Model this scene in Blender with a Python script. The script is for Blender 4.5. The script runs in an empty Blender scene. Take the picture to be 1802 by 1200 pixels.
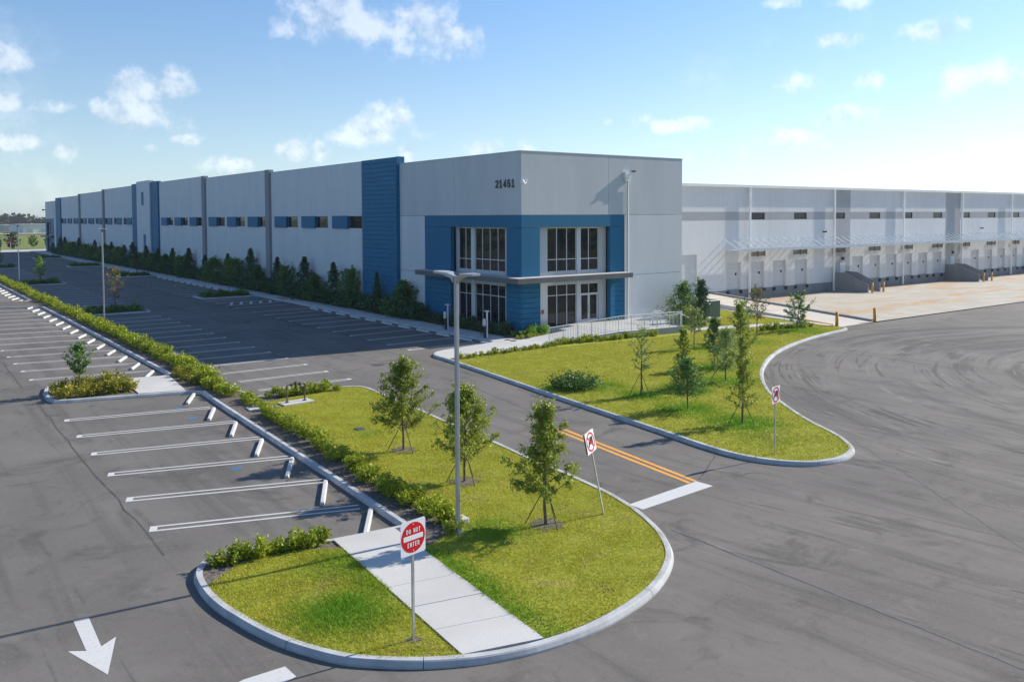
import bpy, math, random
import numpy as np
from mathutils import Vector, Matrix
from mathutils.geometry import tessellate_polygon

SC = bpy.context.scene
COL = SC.collection
R = math.radians

# ------------------------------------------------------------------ camera
cam_d = bpy.data.cameras.new('camera')
cam = bpy.data.objects.new('camera', cam_d)
COL.objects.link(cam)
yaw, pit, rol = 0.63511, 0.043426, 0.0048228
fw = Vector((math.sin(yaw) * math.cos(pit), math.cos(yaw) * math.cos(pit), -math.sin(pit)))
rt = Vector((math.cos(yaw), -math.sin(yaw), 0))
dn = fw.cross(rt)
r2 = math.cos(rol) * rt + math.sin(rol) * dn
d2 = -math.sin(rol) * rt + math.cos(rol) * dn
m3 = Matrix((r2, -d2, -fw)).transposed()
cam.matrix_world = Matrix.Translation((0, 0, 8.6)) @ m3.to_4x4()
cam_d.sensor_width = 36
cam_d.lens = 1522.29 / 1802 * 36
cam_d.shift_y = -(600 - 448.35) / 1802
cam_d.clip_start = 0.1
cam_d.clip_end = 8000
SC.camera = cam

# ------------------------------------------------------------------ sun, exposure
SUN_EL, SUN_OFF = 31.5, 5.5            # the sun stands over +X, 5.5 degrees towards -Y
sd = Vector((math.cos(R(SUN_EL)) * math.cos(R(SUN_OFF)), -math.cos(R(SUN_EL)) * math.sin(R(SUN_OFF)), math.sin(R(SUN_EL))))
sun_d = bpy.data.lights.new('sun', 'SUN')
sun_d.energy = SUN_E = 4.0
sun_d.angle = R(0.6)
sun_d.color = (1.0, 0.93, 0.83)
sun = bpy.data.objects.new('sun', sun_d)
COL.objects.link(sun)
sun.rotation_euler = sd.to_track_quat('Z', 'Y').to_euler()
sun.location = (60, -10, 60)
SC.view_settings.view_transform = 'Standard'
SC.view_settings.look = 'None'
SC.view_settings.gamma = 1
SC.view_settings.exposure = EXPOSURE = 0.75
SC.view_settings.use_curve_mapping = False

# ------------------------------------------------------------------ world: sky and clouds
W = bpy.data.worlds.new('World')
SC.world = W
W.use_nodes = True
nt = W.node_tree
nt.nodes.clear()
def N(tree, typ, **kw):
    n = tree.nodes.new(typ)
    for k, v in kw.items():
        setattr(n, k, v)
    return n
def mth(tree, op, a, b=None, clamp=False):
    n = tree.nodes.new('ShaderNodeMath'); n.operation = op; n.use_clamp = clamp
    for i, q in enumerate((a, b)):
        if q is None: continue
        if isinstance(q, (int, float)): n.inputs[i].default_value = q
        else: tree.links.new(q, n.inputs[i])
    return n.outputs[0]
sky = N(nt, 'ShaderNodeTexSky', sky_type='NISHITA', sun_disc=False)
sky.sun_elevation = R(SUN_EL)
sky.sun_rotation = R(90 + SUN_OFF)
sky.altitude = 0
sky.air_density = 1.0
sky.dust_density = 0.3
sky.ozone_density = 2.3
tc = N(nt, 'ShaderNodeTexCoord')
DIR = tc.outputs['Generated']
CLOUDS = [
  ((0.4181, 0.8806, 0.2228),(0.2246, -0.0, -0.4433),(0.0591, 0.3, 0.037)),
  ((0.4518, 0.8658, 0.2151),(0.2168, -0.0, -0.481),(0.0715, 0.3, 0.0351)),
  ((0.4839, 0.8465, 0.222),(0.2238, -0.0, -0.5193),(0.0574, 0.3, 0.0529)),
  ((0.5075, 0.8373, 0.2033),(0.2047, -0.0, -0.5449),(0.0602, 0.3, 0.0266)),
  ((0.5293, 0.8245, 0.1999),(0.2013, -0.0, -0.5707),(0.0363, 0.3, 0.0245)),
  ((0.4414, 0.8727, 0.2089),(0.2104, -0.0, -0.4682),(0.0834, 0.3, 0.0197)),
  ((0.2169, 0.967, 0.1332),(0.1336, -0.0, -0.2207),(0.027, 0.3, 0.029)),
  ((0.2597, 0.956, 0.1366),(0.1371, -0.0, -0.2652),(0.0298, 0.3, 0.0253)),
  ((0.233, 0.9665, 0.1078),(0.108, -0.0, -0.2366),(0.0568, 0.3, 0.0272)),
  ((0.1575, 0.9809, 0.114),(0.1143, -0.0, -0.1592),(0.046, 0.3, 0.0141)),
  ((0.1882, 0.9756, 0.1133),(0.1136, -0.0, -0.1906),(0.0289, 0.3, 0.0143)),
  ((0.2118, 0.9711, 0.1098),(0.11, -0.0, -0.2147),(0.0675, 0.3, 0.0166)),
  ((0.2382, 0.9623, 0.1315),(0.1318, -0.0, -0.2427),(0.0284, 0.3, 0.0167)),
  ((0.1077, 0.9816, 0.1575),(0.1582, -0.0, -0.1093),(0.0338, 0.3, 0.0214)),
  ((0.1092, 0.9871, 0.1168),(0.1171, -0.0, -0.1102),(0.0234, 0.3, 0.0118)),
  ((0.1212, 0.9897, 0.0762),(0.0763, -0.0, -0.1219),(0.0302, 0.3, 0.0109)),
  ((0.1647, 0.984, 0.0674),(0.0675, -0.0, -0.1659),(0.0243, 0.3, 0.0183)),
  ((0.2722, 0.9586, 0.0841),(0.0842, -0.0, -0.2767),(0.0255, 0.3, 0.0085)),
  ((0.2401, 0.9678, 0.0754),(0.0755, -0.0, -0.2431),(0.0206, 0.3, 0.0116)),
  ((0.4672, 0.8775, 0.108),(0.1082, -0.0, -0.4893),(0.0415, 0.3, 0.027)),
  ((0.4839, 0.868, 0.1114),(0.1116, -0.0, -0.5085),(0.022, 0.3, 0.0293)),
  ((0.4422, 0.8912, 0.1014),(0.1015, -0.0, -0.4606),(0.0414, 0.3, 0.0202)),
  ((0.4538, 0.8864, 0.092),(0.0922, -0.0, -0.4731),(0.0732, 0.3, 0.0157)),
  ((0.3759, 0.9237, 0.0746),(0.0746, -0.0, -0.3865),(0.0264, 0.3, 0.0177)),
  ((0.406, 0.9108, 0.075),(0.0751, -0.0, -0.4193),(0.0145, 0.3, 0.0201)),
  ((0.4936, 0.8664, 0.0764),(0.0765, -0.0, -0.5178),(0.0172, 0.3, 0.0227)),
  ((0.5622, 0.8233, 0.0784),(0.0785, -0.0, -0.5991),(0.0347, 0.3, 0.0137)),
  ((0.3128, 0.948, 0.0587),(0.0587, -0.0, -0.3187),(0.0472, 0.3, 0.013)),
  ((0.6737, 0.7312, 0.1067),(0.1069, -0.0, -0.7445),(0.0172, 0.3, 0.009)),
  ((0.6958, 0.7099, 0.1087),(0.1089, -0.0, -0.7754),(0.0195, 0.3, 0.0124)),
  ((0.7247, 0.6815, 0.1015),(0.1016, -0.0, -0.8161),(0.0316, 0.3, 0.0101)),
  ((0.7394, 0.6653, 0.1034),(0.1036, -0.0, -0.8381),(0.0314, 0.3, 0.0123)),
  ((0.6044, 0.7928, 0.0782),(0.0783, -0.0, -0.6514),(0.0149, 0.3, 0.0114)),
  ((0.7562, 0.6509, 0.0671),(0.0671, -0.0, -0.8601),(0.0411, 0.3, 0.0156)),
  ((0.802, 0.5801, 0.1424),(0.1429, -0.0, -0.9446),(0.035, 0.3, 0.0172)),
  ((0.8185, 0.5444, 0.1835),(0.1845, -0.0, -0.9838),(0.032, 0.3, 0.0126)),
  ((0.8662, 0.4642, 0.1849),(0.186, -0.0, -1.0788),(0.0483, 0.3, 0.0182)),
  ((0.8998, 0.4123, 0.1426),(0.1431, -0.0, -1.1412),(0.0643, 0.3, 0.0257)),
  ((0.8476, 0.5115, 0.1413),(0.1417, -0.0, -1.0278),(0.0249, 0.3, 0.0146)),
  ((0.8339, 0.542, 0.1041),(0.1043, -0.0, -0.9944),(0.0416, 0.3, 0.0149)),
  ((0.8113, 0.5789, 0.0816),(0.0816, -0.0, -0.951),(0.0541, 0.3, 0.0152)),
  ((0.7819, 0.5807, 0.2265),(0.2285, -0.0, -0.932),(0.0299, 0.3, 0.0085)),
  ((0.8244, 0.5209, 0.2212),(0.223, -0.0, -1.0073),(0.0291, 0.3, 0.0103)),
  ((0.9117, 0.4054, 0.0669),(0.0669, -0.0, -1.1524),(0.0539, 0.3, 0.0199))]
acc = None
for (d, rot, s) in CLOUDS:
    mp = N(nt, 'ShaderNodeMapping', vector_type='TEXTURE')
    mp.inputs['Location'].default_value = d
    mp.inputs['Rotation'].default_value = rot
    mp.inputs['Scale'].default_value = s
    nt.links.new(DIR, mp.inputs['Vector'])
    ln = N(nt, 'ShaderNodeVectorMath', operation='LENGTH')
    nt.links.new(mp.outputs[0], ln.inputs[0])
    o = ln.outputs['Value']
    acc = o if acc is None else mth(nt, 'MINIMUM', acc, o)
def sky_noise(scale, off, detail=5, rough=.6):
    a = N(nt, 'ShaderNodeVectorMath', operation='ADD'); a.inputs[1].default_value = off
    nt.links.new(DIR, a.inputs[0])
    n = N(nt, 'ShaderNodeTexNoise'); n.inputs['Scale'].default_value = scale
    n.inputs['Detail'].default_value = detail; n.inputs['Roughness'].default_value = rough
    nt.links.new(a.outputs[0], n.inputs['Vector'])
    return n.outputs['Fac']
n1 = sky_noise(15, (0, 0, 0), 6, .64); n1b = sky_noise(15, (.009, -.002, .012), 4, .64)
n2 = sky_noise(4.2, (3.1, 1.7, .4), 2)
# lumps: inside 1-acc > 0; the noise frays the outline
f1 = mth(nt, 'ADD', mth(nt, 'SUBTRACT', 1.0, acc), mth(nt, 'MULTIPLY', mth(nt, 'SUBTRACT', n1, .51), 3.2))
mr = N(nt, 'ShaderNodeMapRange', interpolation_type='SMOOTHSTEP')
mr.inputs['From Min'].default_value = .08; mr.inputs['From Max'].default_value = .85
nt.links.new(f1, mr.inputs['Value'])
mr.inputs['To Max'].default_value = .8
# thin fair-weather wisps over the whole sky
f2 = mth(nt, 'ADD', n2, mth(nt, 'MULTIPLY', mth(nt, 'SUBTRACT', n1, .5), .45))
mr2 = N(nt, 'ShaderNodeMapRange', interpolation_type='SMOOTHSTEP')
mr2.inputs['From Min'].default_value = .56; mr2.inputs['From Max'].default_value = .85
mr2.inputs['To Max'].default_value = .45
nt.links.new(f2, mr2.inputs['Value'])
cl = mth(nt, 'MAXIMUM', mr.outputs[0], mr2.outputs[0])
# relief: noise here against noise a little towards the sun
rel = mth(nt, 'ADD', mth(nt, 'MULTIPLY', mth(nt, 'SUBTRACT', n1, n1b), 5.), .6, True)
ccol = N(nt, 'ShaderNodeMix', data_type='RGBA')
ccol.inputs[6].default_value = (2.0, 2.3, 2.7, 1)
ccol.inputs[7].default_value = (4.6, 4.55, 4.45, 1)
nt.links.new(rel, ccol.inputs[0])
skmix = N(nt, 'ShaderNodeMix', data_type='RGBA')
nt.links.new(cl, skmix.inputs[0])
wb = N(nt, 'ShaderNodeMix', data_type='RGBA', blend_type='MULTIPLY')      # camera white balance
wb.inputs[0].default_value = 1; wb.inputs[7].default_value = (.78, .965, 1.15, 1)
nt.links.new(sky.outputs[0], wb.inputs[6])
# moist summer air: towards the horizon the sky turns to a neutral pale haze, all the way round
bw = N(nt, 'ShaderNodeRGBToBW'); nt.links.new(wb.outputs[2], bw.inputs[0])
pale = N(nt, 'ShaderNodeMix', data_type='RGBA', blend_type='MULTIPLY'); pale.inputs[0].default_value = 1
nt.links.new(bw.outputs[0], pale.inputs[6]); pale.inputs[7].default_value = (.80, .95, 1.06, 1)
sxyz = N(nt, 'ShaderNodeSeparateXYZ'); nt.links.new(DIR, sxyz.inputs[0])
hzf = N(nt, 'ShaderNodeMapRange', interpolation_type='SMOOTHSTEP')
for k_, v_ in (('From Min', .36), ('From Max', -.05), ('To Min', 0.), ('To Max', .6)): hzf.inputs[k_].default_value = v_
nt.links.new(sxyz.outputs[2], hzf.inputs['Value'])
air = N(nt, 'ShaderNodeMix', data_type='RGBA')
nt.links.new(hzf.outputs[0], air.inputs[0]); nt.links.new(wb.outputs[2], air.inputs[6]); nt.links.new(pale.outputs[2], air.inputs[7])
nt.links.new(air.outputs[2], skmix.inputs[6])
cadd = N(nt, 'ShaderNodeMix', data_type='RGBA', blend_type='ADD')         # sunlit vapour over the glow of the air behind it
cadd.inputs[0].default_value = .5
nt.links.new(ccol.outputs[2], cadd.inputs[6]); nt.links.new(air.outputs[2], cadd.inputs[7])
nt.links.new(cadd.outputs[2], skmix.inputs[7])
W.cycles.sampling_method = 'MANUAL'; W.cycles.sample_map_resolution = 256
bg = N(nt, 'ShaderNodeBackground')
bg.inputs['Strength'].default_value = SKY_STRENGTH = 0.09
wo = N(nt, 'ShaderNodeOutputWorld')
nt.links.new(skmix.outputs[2], bg.inputs[0])
nt.links.new(bg.outputs[0], wo.inputs[0])

# ------------------------------------------------------------------ helpers
ORG = {}
def tag(o, label=None, cat=None, group=None, kind=None):
    if label: o['label'] = label
    if cat: o['category'] = cat
    if group: o['group'] = group
    if kind: o['kind'] = kind
    return o
def empty(name, loc, label=None, cat=None, group=None, rot=(0, 0, 0)):
    o = bpy.data.objects.new(name, None)
    o.empty_display_size = .2
    o.location = loc; o.rotation_euler = rot
    COL.objects.link(o); ORG[o.name] = Vector(loc)
    return tag(o, label, cat, group)
def link_obj(name, me, parent=None, loc=(0, 0, 0)):
    o = bpy.data.objects.new(name, me)
    COL.objects.link(o)
    o.location = loc
    if parent is not None:
        o.parent = parent
        ORG[o.name] = ORG[parent.name] + Vector(loc)
    else:
        ORG[o.name] = Vector(loc)
    return o
class MB:
    def __init__(s): s.v = []; s.f = []
    def quad(s, a, b, c, d):
        i = len(s.v); s.v += [a, b, c, d]; s.f.append((i, i+1, i+2, i+3)); return s
    def tri(s, a, b, c):
        i = len(s.v); s.v += [a, b, c]; s.f.append((i, i+1, i+2)); return s
    def box(s, x0, y0, z0, x1, y1, z1):
        i = len(s.v)
        s.v += [(x0,y0,z0),(x1,y0,z0),(x1,y1,z0),(x0,y1,z0),(x0,y0,z1),(x1,y0,z1),(x1,y1,z1),(x0,y1,z1)]
        s.f += [(i,i+3,i+2,i+1),(i+4,i+5,i+6,i+7),(i,i+1,i+5,i+4),(i+1,i+2,i+6,i+5),(i+2,i+3,i+7,i+6),(i+3,i,i+4,i+7)]
        return s
    def cbox(s, x0, y0, z0, x1, y1, z1, c):
        """box with its four upright edges and top edges chamfered"""
        i = len(s.v)
        def ring(e, z): return [(x0+e,y0,z),(x1-e,y0,z),(x1,y0+e,z),(x1,y1-e,z),(x1-e,y1,z),(x0+e,y1,z),(x0,y1-e,z),(x0,y0+e,z)]
        a = ring(c, z0); b = ring(c, z1-c)
        t = [(min(max(x,x0+c),x1-c),min(max(y,y0+c),y1-c),z1) for x,y,z in ring(c, z1)]
        s.v += a+b+t
        for k in range(8):
            n = (k+1) % 8
            s.f += [(i+k,i+n,i+8+n,i+8+k),(i+8+k,i+8+n,i+16+n,i+16+k)]
        s.f += [tuple(i+16+k for k in range(8)), tuple(i+7-k for k in range(8))]
        return s
    def prism(s, pts, z0, z1):
        n = len(pts); i = len(s.v)
        s.v += [(p[0],p[1],z0) for p in pts] + [(p[0],p[1],z1) for p in pts]
        s.f += [tuple(range(i+n,i+2*n)), tuple(range(i+n-1,i-1,-1))]
        s.f += [(i+k,i+(k+1)%n,i+n+(k+1)%n,i+n+k) for k in range(n)]
        return s
    def tube(s, p, q, r0, r1=None, n=8, cap=True):
        r1 = r0 if r1 is None else r1
        p = Vector(p); q = Vector(q); d = (q-p).normalized()
        a = d.orthogonal().normalized(); b = d.cross(a); i = len(s.v)
        for c, r in ((p, r0), (q, r1)):
            for k in range(n):
                t = 2*math.pi*k/n
                s.v.append(tuple(c + a*(r*math.cos(t)) + b*(r*math.sin(t))))
        for k in range(n): s.f.append((i+k,i+(k+1)%n,i+n+(k+1)%n,i+n+k))
        if cap: s.f += [tuple(range(i+n-1,i-1,-1)), tuple(range(i+n,i+2*n))]
        return s
    def path(s, pts, r, n=8):
        for a, b in zip(pts[:-1], pts[1:]): s.tube(a, b, r, r, n)
        return s
    def ball(s, c, r, nu=10, nv=6, sc=(1,1,1)):
        i = len(s.v)
        for v in range(nv+1):
            ph = math.pi*v/nv
            for u in range(nu):
                t = 2*math.pi*u/nu
                s.v.append((c[0]+r*sc[0]*math.sin(ph)*math.cos(t), c[1]+r*sc[1]*math.sin(ph)*math.sin(t), c[2]+r*sc[2]*math.cos(ph)))
        for v in range(nv):
            for u in range(nu):
                s.f.append((i+v*nu+u, i+v*nu+(u+1)%nu, i+(v+1)*nu+(u+1)%nu, i+(v+1)*nu+u))
        return s
    def slab(s, plane, front, back, u0, u1, z0, z1, holes=()):
        """upright slab in plane X=front (u=Y) or Y=front (u=X) with rectangular holes (u0,u1,z0,z1)"""
        us = sorted({u0,u1,*[h for q in holes for h in q[:2]]}); zs = sorted({z0,z1,*[h for q in holes for h in q[2:]]})
        us = [u for u in us if u0 <= u <= u1]; zs = [z for z in zs if z0 <= z <= z1]
        P = (lambda c,u,z: (c,u,z)) if plane == 'X' else (lambda c,u,z: (u,c,z))
        solid = {}
        for i in range(len(us)-1):
            for j in range(len(zs)-1):
                cu = (us[i]+us[i+1])/2; cz = (zs[j]+zs[j+1])/2
                solid[i,j] = not any(h[0]<cu<h[1] and h[2]<cz<h[3] for h in holes)
        for (i,j),ok in solid.items():
            if not ok: continue
            a,b,c,d = us[i],us[i+1],zs[j],zs[j+1]
            s.quad(P(front,a,c),P(front,b,c),P(front,b,d),P(front,a,d))
            s.quad(P(back,a,c),P(back,a,d),P(back,b,d),P(back,b,c))
            for (di,dj,e) in ((-1,0,((a,c),(a,d))),(1,0,((b,c),(b,d))),(0,-1,((a,c),(b,c))),(0,1,((a,d),(b,d)))):
                if not solid.get((i+di,j+dj), False):
                    (p,q),(r_,t) = e
                    s.quad(P(front,p,q),P(front,r_,t),P(back,r_,t),P(back,p,q))
        return s
    def mesh(s, name, org=(0,0,0), smooth=False):
        me = bpy.data.meshes.new(name)
        ox,oy,oz = org
        me.from_pydata([(x-ox,y-oy,z-oz) for x,y,z in s.v], [], s.f)
        if smooth: me.polygons.foreach_set('use_smooth', [True]*len(me.polygons))
        return me
    def build(s, name, mat, parent=None, base=None, local=False, smooth=False):
        if parent is not None:
            org = (0,0,0) if local else tuple(ORG[parent.name]); loc = (0,0,0)
        else:
            if base is None:
                xs = [p[0] for p in s.v]; ys = [p[1] for p in s.v]; zs = [p[2] for p in s.v]
                base = ((min(xs)+max(xs))/2, (min(ys)+max(ys))/2, min(zs))
            org = loc = base
        me = s.mesh(name, org, smooth)
        if mat: me.materials.append(M[mat] if isinstance(mat, str) else mat)
        return link_obj(name, me, parent, loc)
def struct(o): o['kind'] = 'structure'; return o
def copy_tree(o, loc=None, rz=None, scale=None, parent=None):
    c = o.copy(); COL.objects.link(c)
    if parent is not None: c.parent = parent
    if loc is not None: c.location = loc
    if rz is not None: c.rotation_euler = (0, 0, rz)
    if scale is not None: c.scale = scale
    for ch in o.children: copy_tree(ch, parent=c)
    return c
ORDN = ['first','second','third','fourth','fifth','sixth','seventh','eighth','ninth','tenth','eleventh','twelfth','thirteenth','fourteenth','fifteenth','sixteenth','seventeenth','eighteenth','nineteenth','twentieth','21st','22nd','23rd','24th','25th','26th','27th','28th','29th','30th','31st','32nd','33rd','34th','35th','36th','37th','38th','39th','40th','41st','42nd','43rd','44th','45th','46th','47th','48th','49th','50th']

# ------------------------------------------------------------------ materials
M = {}
def mat_new(name):
    m = bpy.data.materials.new(name); m.use_nodes = True
    t = m.node_tree; b = t.nodes['Principled BSDF']
    M[name] = m
    return m, t, b
def mixc(t, fac, a, b, mode='MIX'):
    n = t.nodes.new('ShaderNodeMix'); n.data_type = 'RGBA'; n.blend_type = mode
    for i, q in ((0, fac), (6, a), (7, b)):
        if isinstance(q, (int, float)): n.inputs[i].default_value = q
        elif isinstance(q, tuple): n.inputs[i].default_value = (*q[:3], 1)
        else: t.links.new(q, n.inputs[i])
    return n.outputs[2]
def noise(t, vec, scale, detail=5, rough=.55, dist=0):
    n = t.nodes.new('ShaderNodeTexNoise')
    n.inputs['Scale'].default_value = scale; n.inputs['Detail'].default_value = detail
    n.inputs['Roughness'].default_value = rough; n.inputs['Distortion'].default_value = dist
    t.links.new(vec, n.inputs['Vector'])
    return n.outputs['Fac']
def rng_map(t, v, a, b, c=0., d=1.):
    n = t.nodes.new('ShaderNodeMapRange'); n.interpolation_type = 'SMOOTHSTEP'
    for k, q in zip(('From Min','From Max','To Min','To Max'), (a,b,c,d)): n.inputs[k].default_value = q
    t.links.new(v, n.inputs['Value'])
    return n.outputs[0]
def scaled(t, vec, s):
    n = t.nodes.new('ShaderNodeVectorMath'); n.operation = 'MULTIPLY'; n.inputs[1].default_value = s
    t.links.new(vec, n.inputs[0]); return n.outputs[0]
def pos(t): return t.nodes.new('ShaderNodeNewGeometry').outputs['Position']
def bump(t, b, h, strength, dist=.02):
    n = t.nodes.new('ShaderNodeBump'); n.inputs['Strength'].default_value = strength; n.inputs['Distance'].default_value = dist
    t.links.new(h, n.inputs['Height']); t.links.new(n.outputs[0], b.inputs['Normal'])
def simple(name, col, rough=.6, metal=0., var=.12, scale=2., fine=40., bmp=0., streak=False, spec=.5):
    m, t, b = mat_new(name)
    p = pos(t)
    big = noise(t, scaled(t, p, (1,1,.25)) if streak else p, scale)
    fn = noise(t, p, fine, 3)
    lo = tuple(c*(1-var) for c in col); hi = tuple(min(1,c*(1+var)) for c in col)
    c1 = mixc(t, rng_map(t, big, .3, .7), lo, hi)
    if streak:
        st = noise(t, scaled(t, p, (2.6,2.6,.07)), 1.0, 5, .6)
        c1 = mixc(t, rng_map(t, st, .52, .78, 0, .5), c1, tuple(c*(1-var*2.6) for c in col))
    c2 = mixc(t, mth(t, 'MULTIPLY', rng_map(t, fn, .35, .65), .35), c1, tuple(c*(1-var*1.2) for c in col))
    t.links.new(c2, b.inputs['Base Color'])
    b.inputs['Roughness'].default_value = rough; b.inputs['Metallic'].default_value = metal
    b.inputs['Specular IOR Level'].default_value = spec
    if bmp: bump(t, b, fn, bmp)
    return m
# painted tilt-up concrete
simple('wall_white', (.63,.645,.655), .85, var=.045, scale=.6, fine=14, bmp=.08, streak=True, spec=.2)
simple('wall_grey', (.545,.56,.57), .85, var=.05, scale=.6, fine=14, bmp=.08, streak=True, spec=.2)
simple('dock_white', (.72,.72,.71), .85, var=.045, scale=.5, fine=14, bmp=.06, streak=True, spec=.2)
simple('dock_door', (.62,.625,.62), .6, var=.05, scale=.8)
simple('dock_band', (.42,.425,.43), .85, var=.05, scale=.5, fine=14, bmp=.06, spec=.2)
simple('dock_grey', (.25,.26,.27), .85, var=.1, scale=.7, fine=12, bmp=.06, streak=True, spec=.2)
simple('pier_grey', (.27,.285,.30), .85, var=.06, scale=.8, fine=14, spec=.2)
simple('joint_dark', (.2,.205,.21), .9, var=.1)
simple('blue_paint', (.005,.135,.26), .6, var=.07, scale=.8, fine=16, bmp=.06, streak=True, spec=.3)
simple('blue_side', (.006,.145,.275), .6, var=.1, scale=1.2, fine=16, bmp=.1, spec=.3)
simple('canopy_grey', (.11,.115,.12), .55, var=.1, scale=1.5)
simple('canopy_top', (.5,.48,.46), .7, var=.12, scale=1.2)
simple('frame_alu', (.68,.69,.69), .4, .25, var=.05)
simple('white_metal', (.84,.845,.84), .45, .0, var=.06)
simple('galv', (.5,.51,.52), .42, .7, var=.12, scale=6)
simple('pole_grey', (.42,.425,.43), .45, .35, var=.08, scale=2)
simple('rail_alu', (.78,.79,.80), .4, .1, var=.06)
simple('black_rubber', (.015,.015,.016), .8, var=.2)
simple('dark_metal', (.05,.045,.042), .5, .5, var=.2, scale=8)
simple('sign_white', (.78,.79,.8), .45, 0, var=.04)
simple('sign_red', (.62,.004,.008), .4, 0, var=.05)
simple('sign_black', (.015,.015,.017), .5)
simple('number_dark', (.022,.03,.04), .5)
simple('fire_red', (.6,.05,.05), .5)
simple('yellow_paint', (.66,.32,.03), .6, var=.14, scale=5, fine=30)
simple('road_yellow', (.75,.33,.045), .75, var=.12, scale=2.5, fine=50)
simple('kerb', (.47,.475,.475), .9, var=.16, scale=1.4, fine=30, bmp=.15, spec=.2)
simple('stop_white', (.54,.54,.525), .8, var=.1, scale=2.5, fine=35, bmp=.1)
simple('blue_mark', (.03,.19,.42), .7, var=.15)
simple('orange_mark', (.62,.22,.05), .8, var=.15)
simple('mulch', (.17,.145,.125), .95, var=.45, scale=9, fine=60, bmp=.6, spec=.1)
simple('trunk', (.17,.125,.09), .9, var=.25, scale=9, fine=50, bmp=.3)
simple('stake', (.055,.05,.04), .8, var=.2)
simple('trans_green', (.045,.085,.06), .5, var=.08)
simple('charger_white', (.7,.71,.72), .4)
simple('far_white', (.62,.64,.66), .7, var=.05, scale=.1)
simple('far_roof', (.36,.37,.39), .7, var=.05, scale=.1)
simple('far_road', (.42,.41,.4), .9, var=.06, scale=.1)
simple('pipe_dark', (.12,.10,.085), .6, .3, var=.2, scale=10)
simple('vent', (.22,.195,.165), .7, var=.1)
simple('canopy_metal', (.46,.53,.58), .5, .2, var=.08, scale=1.5)
simple('far_red', (.22,.03,.03), .6)
simple('lens', (.5,.5,.48), .3)
def concrete(name, a, b_, sc=.4, fine=25, stain=None, rough=.88):
    m, t, b = mat_new(name); p = pos(t)
    c = mixc(t, rng_map(t, noise(t, p, sc, 6), .3, .7), a, b_)
    c = mixc(t, mth(t, 'MULTIPLY', rng_map(t, noise(t, p, fine, 4), .4, .7), .3), c, tuple(x*.75 for x in a))
    if stain:
        s = noise(t, scaled(t, p, (.09,.28,.2)), 1.0, 6, .6, .6)
        c = mixc(t, rng_map(t, s, .47, .68, 0, .85), c, stain)
        s2 = noise(t, scaled(t, p, (.05,.6,.2)), 1.3, 5)
        c = mixc(t, rng_map(t, s2, .58, .75, 0, .5), c, (.62,.59,.53))
    t.links.new(c, b.inputs['Base Color']); b.inputs['Roughness'].default_value = rough
    b.inputs['Specular IOR Level'].default_value = .25
    bump(t, b, noise(t, p, 50, 3), .12)
concrete('walk', (.50,.487,.46), (.58,.566,.535))
concrete('apron', (.42,.385,.315), (.50,.46,.385), stain=(.46,.28,.135))
concrete('ramp_conc', (.54,.49,.42), (.60,.55,.48), stain=(.54,.42,.30))
concrete('platform_side', (.30,.305,.31), (.36,.365,.37))
def glass(name, tint, rough=.03):
    m, t, b = mat_new(name)
    p = pos(t)
    b.inputs['Base Color'].default_value = (*tint, 1)
    b.inputs['Roughness'].default_value = rough
    b.inputs['Specular IOR Level'].default_value = .5
    b.inputs['IOR'].default_value = 1.5
    bump(t, b, noise(t, p, .9, 2), .02, .05)
glass('glass', (.012,.016,.02)); glass('glass_dock', (.03,.04,.05)); M['glass_dock'].node_tree.nodes['Principled BSDF'].inputs['Specular IOR Level'].default_value = .2
# road paint with worn spots
def paint(name, col):
    m, t, b = mat_new(name); p = pos(t)
    w = rng_map(t, noise(t, p, 13, 6, .75), .53, .70)
    c = mixc(t, mth(t, 'MULTIPLY', w, .7), col, (.25,.245,.24))
    c = mixc(t, mth(t, 'MULTIPLY', rng_map(t, noise(t, p, .7, 4), .4, .7), .22), c, (.5,.5,.49))
    t.links.new(c, b.inputs['Base Color']); b.inputs['Roughness'].default_value = .75
paint('paint_white', (.58,.575,.555))
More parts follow.
